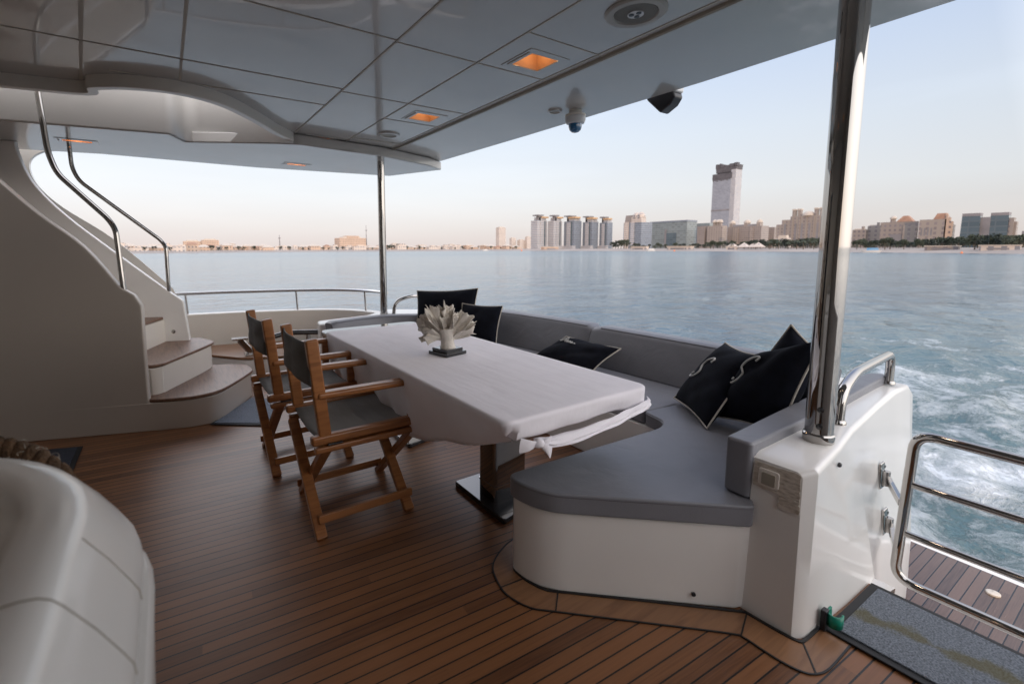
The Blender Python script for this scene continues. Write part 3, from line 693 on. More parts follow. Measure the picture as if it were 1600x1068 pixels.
# back cushions along a curved line, leaning aft; profile swept along y
def back_cushion(path, h0, h1, th, lean, name='back_cushion', endr=0.03):
    """path: list of (x,y) of the front foot line; outward normal to the right of travel"""
    P = catmull([(*p, 0) for p in path], 6); n = len(P); rings = []
    prof = []
    W = th
    raw = [(0, 0), (lean*0.9, h1-h0), (lean+W, h1-h0), (W, 0)]
    rp = round_poly(raw, [0.02, 0.045, 0.035, 0.02], 5)
    for i, p in enumerate(P):
        tt = (P[min(i+1, n-1)]-P[max(i-1, 0)]).normalized(); nn = Vector((tt.y, -tt.x, 0))
        # shrink the two ends to round them
        s_ = min(i, n-1-i); sc = 1.0
        ring = []
        cxp = sum(q[0] for q in rp)/len(rp); cyp = sum(q[1] for q in rp)/len(rp)
        if s_ == 0: sc = 0.86
        for (a, z) in rp:
            bulge = 0.012*math.sin(math.pi*min(max((z)/(h1-h0), 0), 1))*(1 if a < cxp else 0)
            ring.append(p + nn*((a-cxp)*sc+cxp-bulge) + Vector((0, 0, h0+(z-cyp)*sc+cyp)))
        rings.append(ring)
        if s_ == 0 and i == 0:
            rings.append([q + (P[1]-P[0]).normalized()*0.0 for q in ring])
    rings = [r_ for k, r_ in enumerate(rings) if k != 1]
    # slide the end rings outwards a touch to give a rounded end
    d0 = (P[0]-P[1]).normalized()*0.012; d1 = (P[-1]-P[-2]).normalized()*0.012
    full0 = [p_ for p_ in rings[0]]; rings[0] = [v+d0 for v in rings[0]]; rings[-1] = [v+d1 for v in rings[-1]]
    b = B(); b.rings(rings); o_ = bp(b.build(name, M['leather'], t, smooth=50), t)
    q_ = B(); idx = max(range(len(rp)), key=lambda k: rp[k][1]-rp[k][0]*0.8); q_.tube([r_[idx] for r_ in rings[1:-1]], 0.0042, 8); q_.build('piping', M['leather_dark'], o_)
    return o_
back_cushion([(2.78, 0.98), (2.80, 1.3), (2.81, 1.9), (2.80, 2.615)], 0.415, 0.725, 0.13, 0.12)
back_cushion([(2.80, 2.645), (2.79, 3.0), (2.74, 3.5), (2.64, 3.95), (2.46, 4.30), (2.30, 4.44)], 0.415, 0.725, 0.13, 0.12)
back_cushion([(2.27, 4.46), (2.0, 4.62), (1.7, 4.62), (1.36, 4.52)], 0.415, 0.64, 0.13, 0.06)
# near arm back cushion against the coaming
b = B()
pr = [(1.742, 0.895), (1.742, 0.80), (2.3, 0.80), (3.32, 0.845), (3.36, 0.87), (3.30, 0.93), (2.6, 0.935)]
b.prism(round_poly(pr, [0.02, 0.02, 0, 0.02, 0.03, 0.03, 0]), 0.425, 0.640); b.build('back_cushion', M['leather'], t, bevel=0.03, seg=5, smooth=40)
# white transom coaming behind the back cushions
b = B(); cp = [(3.05, 0.86), (3.07, 1.9), (3.05, 2.7), (2.97, 3.5), (2.86, 4.0), (2.66, 4.45), (2.40, 4.75), (2.2, 5.1)]
P = catmull([(*p, 0) for p in cp], 6)
ro = [p+Vector((0.28, 0.0, 0)) for p in P]
b.rings([[Vector((p.x, p.y, z)) for p in q_] for q_, z in ((P, 0.0), (P, 0.60), (ro, 0.58), (ro, -0.8))], close=False, cap0=False, cap1=False)
tag(b.build('transom_coaming', M['gelcoat'], smooth=50, bevel=0.02), 'white transom moulding behind the settee back cushions', 'coaming')
# far corner of the coaming where the far pole stands
b = B(); b.prism(round_poly([(1.26, 4.74), (1.62, 4.84), (2.15, 4.80), (2.66, 4.55), (2.85, 5.05), (2.3, 5.5), (1.9, 5.12), (1.3, 5.0)], 0.06), 0.0, 0.60)
tag(b.build('corner_coaming', M['gelcoat'], bevel=0.02, seg=3), 'white corner moulding under the far roof pole', 'coaming')

# ------------------------------------------------------------------ pillows
def pillow(corners, thick, label, text=None, piped=True, group='navy throw pillows'):
    """corners: tl, tr, br, bl seen from the front (side towards the table)"""
    tl, tr, br, bl = [Vector(c) for c in corners]
    ctr = (tl+tr+br+bl)/4; nrm = ((bl-tl).cross(tr-tl)).normalized()
    low = min(v.z for v in (tl, tr, br, bl))
    t = thing('throw_pillow', label, 'pillow', (ctr.x, ctr.y, low), group)
    n = 18; front = []; rim = []
    def pt(u, v, s):
        # concave edges
        pu = 0.036*math.sin(math.pi*v)*(1 if u < 0.5 else -1)*abs(2*u-1)**3; pv = 0.036*math.sin(math.pi*u)*(1 if v < 0.5 else -1)*abs(2*v-1)**3
        uu = u+pu; vv = v+pv
        p = (tl*(1-uu)+tr*uu)*(1-vv) + (bl*(1-uu)+br*uu)*vv
        e = (max(0.0, 1-abs(2*u-1)**2.6)*max(0.0, 1-abs(2*v-1)**2.6))**0.55
        w = noise.noise(Vector((u*3.1+ctr.x*7, v*3.1+ctr.y*5, s)))*0.014*e
        crease = -0.010*e*abs(math.sin((u+v)*5+ctr.x*3))**8
        return p + nrm*s*(thick/2*e) + nrm*(w+crease)
    b = B()
    for s in (1, -1):
        vs = [pt(i/n, j/n, s) for j in range(n+1) for i in range(n+1)]
        fs = [(j*(n+1)+i, j*(n+1)+i+1, (j+1)*(n+1)+i+1, (j+1)*(n+1)+i) for j in range(n) for i in range(n)]
        b.add(vs, fs)
    body = B(); body.v = b.v; body.f = b.f
    o = body.build('cover', M['navy'], t, smooth=180)
    bm = bmesh.new(); bm.from_mesh(o.data); bmesh.ops.remove_doubles(bm, verts=bm.verts, dist=0.0005); bmesh.ops.recalc_face_normals(bm, faces=bm.faces); bm.to_mesh(o.data); bm.free()
    bp(o, t)
    if piped:
        path = [pt(i/n, 0, 0) for i in range(n)]+[pt(1, j/n, 0) for j in range(n)]+[pt(1-i/n, 1, 0) for i in range(n)]+[pt(0, 1-j/n, 0) for j in range(n+1)]
        q_ = B(); q_.tube(path, 0.0048, 8, caps=False); q_.build('piping', M['piping'], t)
    if text:
        for stroke, name in text:
            path = []
            for (u, v) in stroke:
                p = pt(u, v, 1); path.append(p+nrm*0.004)
            q_ = B(); q_.tube([Vector(p) for p in catmull(path, 6)], 0.0050 if 'letter' in name else 0.0036, 8); q_.build(name, M['embroid'], o)
    return t
S_curve = [(0.62, 0.14), (0.64, 0.09), (0.58, 0.07), (0.48, 0.13), (0.44, 0.21), (0.48, 0.26), (0.52, 0.32), (0.47, 0.40), (0.36, 0.44), (0.30, 0.40), (0.34, 0.36)]
def place_S(cu, cv, s, rot=0.0):
    out = []
    for u, v in S_curve:
        du, dv = u-0.47, v-0.25
        out.append((cu+(du*math.cos(rot)-dv*math.sin(rot))*s, cv+(du*math.sin(rot)+dv*math.cos(rot))*s))
    return [(out, 'embroidered_letter')]
pillow([(2.75, 1.45, 0.790), (2.55, 1.155, 0.792), (2.262, 1.26, 0.432), (2.53, 1.625, 0.445)], 0.15,
       'navy pillow with cream S nearest the middle of the settee, left of the bigger one', place_S(0.30, 0.46, 0.95))
pillow([(2.55, 1.17, 0.80), (2.36, 0.82, 0.96), (2.36, 0.965, 0.48), (2.42, 1.33, 0.445)], 0.17,
       'large navy pillow with cream S leaning on the near arm beside the thick pole', place_S(0.25, 0.36, 0.95))
pillow([(2.68, 1.08, 0.955), (2.70, 0.90, 0.80), (2.60, 0.98, 0.46), (2.70, 1.32, 0.58)], 0.12,
       'navy pillow in the corner behind the large S pillow, pointed tip up')
scr = [([(0.14, 0.30), (0.18, 0.18), (0.24, 0.16), (0.22, 0.26), (0.16, 0.32), (0.20, 0.30), (0.25, 0.24)], 'embroidered_script'),
       ([(0.25, 0.24), (0.26, 0.32), (0.29, 0.25), (0.30, 0.33), (0.34, 0.26), (0.34, 0.34), (0.39, 0.28), (0.40, 0.35), (0.47, 0.33)], 'embroidered_script')]
pillow([(2.76, 2.78, 0.62), (2.73, 2.19, 0.625), (2.50, 2.28, 0.44), (2.56, 2.98, 0.44)], 0.13,
       'navy lumbar pillow with script embroidery lying against the middle of the back', scr)
pillow([(2.30, 4.62, 0.895), (2.66, 3.95, 0.95), (2.56, 3.86, 0.47), (2.20, 4.50, 0.43)], 0.14,
       'navy pillow standing highest in the far corner behind the coral', None)
pillow([(2.50, 4.00, 0.80), (2.70, 3.58, 0.80), (2.56, 3.50, 0.44), (2.38, 3.92, 0.44)], 0.13,
       'navy pillow with cream piping right of the coral in the far corner', None)

# ------------------------------------------------------------------ table and cloth
TX0, TX1, TY0, TY1, TZ = 0.945, 1.745, 1.24, 3.42, 0.745
t = thing('dining_table', 'long dining table on a dark mirrored pedestal under a white cloth', 'table', (1.35, 2.3, 0))
b = B(); b.prism(round_poly([(TX0+0.015, TY0+0.02), (TX1-0.015, TY0+0.02), (TX1-0.015, TY1+0.16), (TX0+0.0, TY1+0.16)], 0.08), TZ-0.05, TZ-0.004); b.build('table_top', M['black_gloss'], t, bevel=0.008)
def ell(cx, cy, rx, ry, n=36): return [(cx+rx*math.cos(2*math.pi*k/n), cy+ry*math.sin(2*math.pi*k/n)) for k in range(n)]
for cy in (1.93, 3.0):
    b = B(); b.prism(round_poly([(1.35, cy-0.075), (1.56, cy-0.075), (1.56, cy+0.075), (1.35, cy+0.075)], 0.02), 0.03, TZ-0.06); pdl = bp(b.build('pedestal', M['dark_steel'], t, smooth=40), t)
    b = B(); b.prism(round_poly([(1.347, cy-0.078), (1.563, cy-0.078), (1.563, cy+0.078), (1.347, cy+0.078)], 0.02), 0.11, 0.118); b.build('ring', M['chrome'], pdl, smooth=40)
    b = B(); b.prism(round_poly([(1.345, cy-0.08), (1.565, cy-0.08), (1.565, cy+0.08), (1.345, cy+0.08)], 0.02), 0.60, 0.612); b.build('ring', M['chrome'], pdl, smooth=40)
    b = B(); b.prism(round_poly([(1.30, cy-0.22), (1.66, cy-0.14), (1.66, cy+0.25), (1.30, cy+0.25)], 0.02), 0.002, 0.03); b.build('foot_plate', M['black_gloss'], t, bevel=0.006)

tc_ = thing('tablecloth', 'white cloth draped over the long table and knotted at its near end', 'tablecloth', (1.35, 2.3, TZ))
r0 = round_poly([(TX0, TY0), (TX1, TY0), (TX1, TY1), (TX0, TY1)], [0.045, 0.06, 0.05, 0.05], 6)
# resample the outline densely
def resample(poly, step):
    out = []; n = len(poly)
    for i in range(n):
        a = Vector((*poly[i], 0)); c_ = Vector((*poly[(i+1) % n], 0)); m = max(1, int((c_-a).length/step))
        for k in range(m): out.append(a.lerp(c_, k/m))
    return out
P = resample(r0, 0.014); n = len(P); rings = []
def nrm_at(i):
    tt = (P[(i+1) % n]-P[i-1]).normalized(); return Vector((tt.y, -tt.x, 0))
NR = [nrm_at(i) for i in range(n)]
for k_ in range(3):
    NR = [(NR[i-1]+NR[i]*2+NR[(i+1) % n]).normalized() for i in range(n)]
def drop(p):
    # long chair side hangs low in a belly, short near end is lifted, settee side hangs a little
    if p.x < TX0+0.05:
        f_ = (p.y-TY0)/(TY1-TY0)
        return 0.085+0.27*math.sin(min(1, max(0, f_)*2.1)*math.pi/2)**1.1
    if p.y < TY0+0.06: return 0.060+0.035*(p.x-TX0)/(TX1-TX0)+0.006*math.sin((p.x-TX0)*9)
    if p.y > TY1-0.05: return 0.16
    return 0.17
D = [drop(p) for p in P]
for k_ in range(4): D = [(D[i-1]+D[i]*2+D[(i+1) % n])/4 for i in range(n)]
cx, cy = (TX0+TX1)/2, (TY0+TY1)/2
S = [0.0]
for i in range(1, n): S.append(S[-1]+(P[i]-P[i-1]).length)
cc_ = Vector((cx, cy, 0))
for sc_ in (0.05, 0.3, 0.55, 0.75, 0.9):
    rings.append([cc_+(p-NR[i]*0.036-cc_)*sc_+Vector((0, 0, TZ+0.004)) for i, p in enumerate(P)])
for ins, dz in ((0.030, 0.004), (0.012, 0.0038), (0.004, 0.0028), (0.0, -0.001)):
    rings.append([p - NR[i]*ins + Vector((0, 0, TZ+dz)) for i, p in enumerate(P)])
for k in range(1, 11):
    f_ = k/10; ring = []
    for i, p in enumerate(P):
        d = D[i]; side = p.x < TX0+0.05
        w_ = noise.noise(Vector((S[i]*5.5, f_*1.2, 3.3)))
        fold = (w_*0.030 + math.sin(S[i]*23+3*f_+1.8*math.sin(S[i]*5.1))*0.008)*f_**1.2*(1.0 if d > 0.12 else 0.4)
        tuck = -0.075*f_**1.5 if side else -0.012*f_**2
        ring.append(p + NR[i]*(0.002+fold+tuck) + Vector((0, 0, TZ-0.001-(d+0.012*w_)*f_)))
    rings.append(ring)
b = B(); b.rings(rings, cap0=True, cap1=False)
clo = bp(b.build('cloth_sheet', M['cloth'], tc_, smooth=60, solid=-0.0015), tc_)
# twisted hem pulled from the knot to the far corner
b = B(); up_l = catmull([(1.03, 1.185, 0.694), (1.16, 1.185, 0.680), (1.38, 1.200, 0.676), (1.58, 1.22, 0.682), (1.72, 1.232, 0.690), (1.76, 1.26, 0.695)], 8)
lo_l = catmull([(1.03, 1.18, 0.674), (1.14, 1.165, 0.646), (1.38, 1.175, 0.644), (1.58, 1.20, 0.648), (1.72, 1.222, 0.655), (1.76, 1.262, 0.662)], 8)
nv_ = 8; vs = []
for i, (pu, pl2) in enumerate(zip(up_l, lo_l)):
    for j in range(nv_+1):
        g = j/nv_; q0 = pu.lerp(pl2, g)
        vs.append(q0+Vector((0, -0.010*math.sin(math.pi*g)+0.004*math.sin(g*15+i*0.22), 0.002*math.sin(i*0.9+g*7))))
m = len(up_l)
b.add(vs, [(i*(nv_+1)+j, i*(nv_+1)+j+1, (i+1)*(nv_+1)+j+1, (i+1)*(nv_+1)+j) for i in range(m-1) for j in range(nv_)])
b.build('gathered_hem', M['cloth'], tc_, smooth=80, solid=0.002, fix=False)
b = B()
for k, (dx, dz, ln, wd) in enumerate([(-0.080, 0.010, 0.1, 0.034), (0.060, -0.050, 0.07, 0.026), (0.040, -0.028, 0.05, 0.024), (0.055, -0.004, 0.05, 0.026)]):
    rings = []
    for i in range(7):
        f_ = i/6; c_ = Vector((1.035+dx*f_, 1.168-0.012*math.sin(f_*3), 0.682+dz*f_)); w = 0.005+wd*f_**0.8*0.7
        rings.append([c_+Vector((math.cos(a)*0.006, math.cos(a+1)*0.005, math.sin(a)*w)) for a in [2*math.pi*q_/8 for q_ in range(8)]])
    b.rings(rings)
b.lathe([(0.005, -0.018), (0.018, -0.010), (0.021, 0), (0.016, 0.011), (0.005, 0.018)], (1.035, 1.165, 0.684), 12)
b.build('knot', M['cloth'], tc_, smooth=80)

# dark tray end standing out beyond the cloth at the far end is the bare table end (part of the table)
# ------------------------------------------------------------------ coral sculpture
t = thing('coral_ornament', 'white coral ornament on a black stepped plinth on the table', 'ornament', (1.32, 2.29, TZ+0.005))
c0 = Vector((1.325, 2.285, TZ+0.005)); rzc = R(12)
b = B(); b.box(c0+Vector((0, 0, 0.011)), (0.155, 0.155, 0.02), rzc); pl_ = bp(b.build('plinth', M['black_gloss'], t, bevel=0.002), t)
b = B(); b.box(c0+Vector((0, 0, 0.030)), (0.125, 0.125, 0.018), rzc); b.build('plinth_step', M['black_gloss'], pl_, bevel=0.002)
b = B(); b.lathe([(0.046, 0.038), (0.040, 0.055), (0.036, 0.085), (0.042, 0.12), (0.05, 0.15), (0.03, 0.155)], c0, 20)
for v in b.v: v += Vector((noise.noise(v*30)*0.007, noise.noise(v*30+Vector((5, 5, 5)))*0.007, 0))
b.build('stem', M['coral'], t, smooth=60)
vr = Vector((math.sin(AZ), -math.cos(AZ), 0)); vf = Vector((math.cos(AZ), math.sin(AZ), 0))
rnd = random.Random(4)
specs = []
for k in range(19):
    a_ = -72+144*((k*0.618) % 1.0); specs.append((math.sin(R(a_)), max(0.25, math.cos(R(a_))), rnd.uniform(-0.5, 0.5), rnd.uniform(0.13, 0.215)*(1.0 if abs(a_) < 60 else 0.85), rnd.uniform(0.034, 0.056)))
for k, (ax, az_, dp, ln, wd) in enumerate(specs):
    d = (vr*ax+vf*dp+Vector((0, 0, az_))).normalized(); side = d.cross(vf*rnd.uniform(0.5, 1)+vr*rnd.uniform(-0.8, 0.8)).normalized(); nn = d.cross(side)
    st = c0+Vector((0, 0, rnd.uniform(0.075, 0.13)))+vr*ax*0.025; nu, nv = 10, 12; vs = []
    tips = [rnd.uniform(-0.16, 0.10) for _ in range(nv+1)]
    for i in range(nu+1):
        f_ = i/nu; w = 0.010+wd*f_**1.3
        for j in range(nv+1):
            g = (j/nv-0.5)*2
            ruf = (0.011*math.sin(g*6+k*2.1)+0.006*math.sin(g*13+k))*f_**1.6
            ln2 = ln*f_*(1-0.22*g*g+tips[j]*f_**4)
            vs.append(st+d*ln2+side*w*g+nn*(ruf+0.035*f_*f_*(g*g)+0.02*f_**2*math.sin(k)))
    fs = [(i*(nv+1)+j, i*(nv+1)+j+1, (i+1)*(nv+1)+j+1, (i+1)*(nv+1)+j) for i in range(nu) for j in range(nv)]
    q_ = B(); q_.add(vs, fs); o = q_.build('frond', M['coral'], t, smooth=80, solid=0.0032, fix=False)

# ------------------------------------------------------------------ director's chairs
def make_chair(base, dy, label):
    """x forward to the table, chair width along y; base = middle of the footprint"""
    X0, Y0 = base
    t = thing('director_chair', label, 'chair', (X0, Y0, 0), 'wooden folding chairs at the table')
    W = M['chair_wood']
    def P_(x, y, z): return (X0+x, Y0+y, z)
    hw = 0.258; xb, xf = -0.235, 0.225
    for s in (-1, 1):
        # back post, slightly raked
        b = B(); b.bar(P_(xb+0.02, s*hw, 0.495), P_(xb-0.025, s*hw, 0.955), 0.040, 0.056, up=(1, 0, 0)); b.build('back_post', W, t, bevel=0.009, seg=3)
        # front arm post
        b = B(); b.bar(P_(xf-0.0, s*hw, 0.505), P_(xf, s*hw, 0.682), 0.032, 0.046, up=(1, 0, 0)); b.build('arm_post', W, t, bevel=0.007, seg=3)
        b = B(); b.bar(P_(xb-0.01, s*hw*1.0, 0.694), P_(xf+0.058, s*hw, 0.690), 0.062, 0.032); b.build('armrest', W, t, bevel=0.012, seg=4)
        b = B(); b.bar(P_(xb-0.045, s*(hw+0.004), 0.487), P_(xf+0.058, s*(hw+0.004), 0.487), 0.046, 0.044); b.build('seat_rail', W, t, bevel=0.012, seg=4)
        b = B(); b.bar(P_(xb-0.03, s*(hw+0.004), 0.440), P_(xf+0.055, s*(hw+0.004), 0.440), 0.040, 0.030); lr = bp(b.build('lower_rail', W, t, bevel=0.009, seg=3), t)
        b = B(); b.box(P_(xb+0.06, s*(hw+0.012), 0.462), (0.07, 0.034, 0.008)); b.build('hinge', M['black_gloss'], lr, bevel=0.002)
        b = B(); b.bar(P_(xb-0.015, s*(hw-0.045), 0.075), P_(xf+0.012, s*(hw-0.045), 0.075), 0.020, 0.042); b.build('floor_stretcher', W, t, bevel=0.004)
    # crossed legs front and back
    for xx in (xb+0.005, xf-0.005):
        for s in (-1, 1):
            o_ = 0.019*s
            b = B(); b.bar(P_(xx+o_, s*hw, 0.0), P_(xx+o_, -s*hw*0.96, 0.43), 0.034, 0.052, up=(1, 0, 0)); b.build('leg', W, t, bevel=0.006, seg=3)
        b = B(); b.tube([P_(xx-0.03, 0, 0.215), P_(xx+0.03, 0, 0.215)], 0.006, 10); b.build('pivot_bolt', M['chrome'], t)
    # sagging canvas seat
    nx, ny = 14, 16; vs = []
    for i in range(nx+1):
        for j in range(ny+1):
            u = i/nx; v = j/ny*2-1
            z = 0.485-0.030*(1-v*v)+0.004*abs(math.sin(u*math.pi*4))*(1-v*v)
            vs.append(P_(xb+0.0+u*(xf-xb+0.03), v*hw, z))
    fs = [(i*(ny+1)+j, i*(ny+1)+j+1, (i+1)*(ny+1)+j+1, (i+1)*(ny+1)+j) for i in range(nx) for j in range(ny)]
    b = B(); b.add(vs, fs); b.build('seat', M['canvas_light'], t, smooth=60, solid=0.010, fix=False)
    # canvas back, bowed backwards between the posts
    vs = []
    for i in range(9):
        for j in range(ny+1):
            u = i/8; v = j/ny*2-1
            x = xb-0.006-0.02*(0.93-(0.74+u*0.19)) - 0.040*(1-v*v) - (0.02 if abs(v) > 0.99 else 0.02*abs(v)) + 0.003*math.sin(u*9+v*4)
            vs.append(P_(x, v*(hw+0.012), 0.745+u*0.195-0.008*(1-v*v)*(1 if u > 0.5 else -1)))
    fs = [(i*(ny+1)+j, i*(ny+1)+j+1, (i+1)*(ny+1)+j+1, (i+1)*(ny+1)+j) for i in range(8) for j in range(ny)]
    b = B(); b.add(vs, fs); b.build('backrest', M['canvas'], t, smooth=60, solid=0.009, fix=False)
    t.rotation_euler = (0, 0, dy)
    return t
ch1 = make_chair((0.775, 2.355), 0, 'wooden folding chair with grey canvas nearest the camera at the table')
ch2 = ch1.copy(); COL.objects.link(ch2)
for ch in list(ch1.children):
    c_ = ch.copy(); COL.objects.link(c_); c_.parent = ch2
    for g in ch.children:
        d_ = g.copy(); COL.objects.link(d_); d_.parent = c_
ch2.location = (0.715, 3.13, 0); ch2.rotation_euler = (0, 0, R(1.5))
ch2['label'] = 'wooden folding chair with grey canvas farther from the camera, beside the stairs'

# ------------------------------------------------------------------ stairs at left
t = thing('stairway', 'white moulded stairway with teak treads and curved side panels up to the flybridge', 'stairs', (0.0, 4.5, 0))
A0 = Vector((-0.989, 4.437, 0)); A1 = Vector((0.064, 4.07, 0)); ud = (A1-A0).normalized(); vd = Vector((-ud.y, ud.x, 0))
# wall below and beside the stairs (curved base of the first step is flush with it)
s1 = [(-1.9, 4.75), (-0.989, 4.437), (-0.2, 4.16), (0.03, 4.085), (0.15, 4.075), (0.26, 4.10), (0.36, 4.22), (0.535, 4.545), (0.60, 4.72), (0.56, 4.93), (0.40, 5.05), (-0.9, 5.6), (-1.9, 5.8)]
def cat2(p, n=5): return [(q.x, q.y) for q in catmull([(*a, 0) for a in p], n)]
s1c = [s1[0], s1[1]] + cat2(s1[2:11], 4) + s1[11:]
b = B(); b.prism(s1c, 0.0, 0.215); b.build('first_riser', M['stair_shaded'], t, bevel=0.006, smooth=40)
s1t = [(-0.235, 4.21), (-0.1, 4.125), (0.06, 4.075), (0.17, 4.075), (0.27, 4.12), (0.37, 4.235), (0.56, 4.56), (0.615, 4.72), (0.575, 4.95), (0.42, 5.07), (0.0, 5.2), (-0.2, 4.6)]
b = B(); b.prism(cat2(s1t[:10], 4)+s1t[10:], 0.216, 0.243); b.build('tread', M['step_teak'], t, bevel=0.009, seg=3, smooth=40)
s2 = [(-0.215, 4.31), (-0.15, 4.26), (-0.08, 4.30), (-0.03, 4.38), (0.285, 4.95), (0.29, 5.15), (0.22, 5.35), (-0.1, 5.5), (-0.6, 5.5), (-0.6, 4.6)]
b = B(); b.prism(cat2(s2[:7], 4)+s2[7:], 0.243, 0.45); b.build('second_riser', M['gelcoat_warm'], t, bevel=0.004, smooth=40)
s2t = [(-0.228, 4.335), (-0.15, 4.275), (-0.075, 4.30), (0.0, 4.42), (0.31, 4.98), (0.32, 5.16), (0.24, 5.38), (-0.1, 5.5), (-0.6, 5.5), (-0.6, 4.6)]
b = B(); b.prism(cat2(s2t[:7], 4)+s2t[7:], 0.451, 0.478); b.build('tread', M['step_teak'], t, bevel=0.009, seg=3, smooth=40)
b = B(); b.prism([(-0.205, 4.92), (-0.02, 5.40), (-0.5, 5.62), (-0.75, 5.05)], 0.478, 0.69); b.build('third_riser', M['gelcoat_warm'], t)
b = B(); b.prism([(-0.222, 4.93), (-0.005, 5.46), (-0.5, 5.66), (-0.78, 5.1)], 0.691, 0.717); b.build('tread', M['step_teak'], t, bevel=0.008)
for k in range(4, 9):  # higher steps, hidden behind the panels but there
    o_ = -ud*(0.22*(k-3)); zz = 0.24*k-0.245
    b = B(); c_ = Vector((-0.38, 5.05, 0))+o_
    b.box((c_.x, c_.y, zz+0.1), (0.30, 1.05, 0.21), math.atan2(ud.y, ud.x)); b.build('upper_riser', M['gelcoat_warm'], t)
    b = B(); b.box((c_.x, c_.y, zz+0.22), (0.32, 1.05, 0.026), math.atan2(ud.y, ud.x)); b.build('tread', M['step_teak'], t)
# panels: outline in (distance along the wall, height)
def along(p): return (Vector((p[0], p[1], 0))-A0).dot(ud)
def panel(pts, org, th, name, mat, bev=0.012, dir_=1):
    vv = vd*dir_
    b = B(); b.prism(pts, 0, th, lambda v: org + ud*v.x + vv*v.z + Vector((0, 0, v.y))); return b.build(name, mat, t, bevel=bev, seg=3, smooth=40)
L_ = along
near = [(0.862, 0.2), (0.862, 0.545), (0.868, 0.95), (0.825, 1.03), (0.745, 1.085), (0.545, 1.38), (0.305, 1.60), (0.105, 1.815), (-0.10, 2.05), (-0.25, 2.29), (-0.95, 2.29), (-0.95, 0.2)]
top = catmull([(*p, 0) for p in near[4:10]], 4)
near2 = near[:4]+[(p.x, p.y) for p in top]+near[10:]
panel(near2, A0+Vector((0, 0, 0)), 0.055, 'near_side_panel', M['stair_shaded'])
A2 = Vector((-0.608, 5.53, 0))
farp = [(0.80, 0.46), (0.795, 0.54), (0.765, 0.865), (0.645, 0.965), (0.238, 1.329), (-0.131, 1.675), (-0.345, 1.949), (-0.43, 2.20), (-0.44, 2.30), (-1.2, 2.30), (-1.2, 0.46)]
top = catmull([(*p, 0) for p in farp[3:9]], 5)
panel(farp[:3]+[(p.x, p.y) for p in top]+farp[9:], A2, 0.05, 'far_side_panel', M['gelcoat'], 0.01)
b = B(); c_ = A2+ud*0.665+Vector((0, 0, 0.57)); b.lathe([(0.018, -0.004), (0.018, 0.003), (0.008, 0.006)], c_, 18, Matrix.Rotation(math.atan2(ud.y, ud.x), 3, 'Z') @ Matrix.Rotation(R(90), 3, 'X')); b.build('step_lamp', M['chrome'], t)
def on(org, l_, z, v=0.028): return org+ud*l_+vd*v+Vector((0, 0, z))
hr = [on(A0, .346, 2.75), on(A0, .362, 2.379), on(A0, .38, 2.02), on(A0, .42, 1.88), on(A0, .70, 1.575), on(A0, .74, 1.50), on(A0, .755, 1.07)]
b = B(); b.tube(smooth_path(hr, 0.06, 5), 0.018, 16); b.build('handrail', M['chrome'], t)
hr = [on(A2, -.05, 2.7, .02), on(A2, -.05, 2.428, .02), on(A2, -.045, 2.09, .02), on(A2, 0.0, 1.977, .02), on(A2, .613, 1.447, .02), on(A2, .652, 1.38, .02), on(A2, .646, 0.96, .02)]
b = B(); b.tube(smooth_path(hr, 0.06, 5), 0.017, 16); b.build('handrail', M['chrome'], t)

# outboard wing plate with the rounded opening
t = thing('wing_plate', 'cream outboard side plate sweeping down from the overhang behind the stairs', 'side plate', (-0.6, 6.35, 0))
outer = [(-1.9, 0.0), (0.155, 0.0), (0.155, 0.60), (0.05, 0.92), (-0.436, 1.463), (-0.829, 1.785), (-1.0, 1.985), (-1.055, 2.15), (-1.03, 2.26), (-0.93, 2.335), (-0.80, 2.36), (-1.9, 2.36)]
cur = catmull([(*p, 0) for p in outer[3:11]], 5)
op = outer[:3]+[(p.x, p.y) for p in cur]+outer[11:]
b = B(); b.prism(op, 0, 0.07, lambda v: Vector((v.x, 6.33+v.z, v.y))); b.build('plate', M['gelcoat_warm'], t, bevel=0.01)

# ------------------------------------------------------------------ bulwark at far side
wl = [(0.10, 6.36), (0.5, 6.30), (0.883, 6.20), (1.25, 6.08), (1.58, 5.93), (1.85, 5.70), (2.02, 5.40), (2.10, 5.05)]
P = catmull([(*p, 0) for p in wl], 8); nP = len(P)
inn_ = []; outn = []
for i, p in enumerate(P):
    tt = (P[min(i+1, nP-1)]-P[max(i-1, 0)]).normalized(); nn = Vector((-tt.y, tt.x, 0)); inn_.append(p); outn.append(p+nn*0.10)
b = B(); b.rings([[Vector((p.x, p.y, z)) for p in q_] for q_, z in ((inn_, 0.0), (inn_, 0.60), (outn, 0.605), (outn, -0.5))], close=False, cap0=False, cap1=False)
tag(b.build('bulwark', M['gelcoat_warm'], bevel=0.012, seg=3, smooth=40), 'curved cream bulwark wall along the far side of the deck', 'wall')
# rail on it
t = thing('bulwark_rail', 'long curved steel rail on short posts along the cream bulwark', 'rail', (0.1, 6.3, 0.6))
rp_ = [p+n_ for p, n_ in zip([Vector((q.x, q.y, 0)) for q in inn_], [(outn[i]-inn_[i])*0.5 for i in range(nP)])]
b = B(); b.tube([Vector((p.x-0.0, p.y, 0.845)) for p in ([rp_[0]+Vector((-0.08, 0.01, 0))]+rp_[1:-1])], 0.018, 14); b.build('top_rail', M['chrome_far'], t)
for i in (2, 26, 46):
    p = rp_[i]; b = B(); b.tube([(p.x, p.y, 0.60), (p.x-0.01, p.y, 0.84)], 0.013, 12); b.build('post', M['chrome_far'], t)
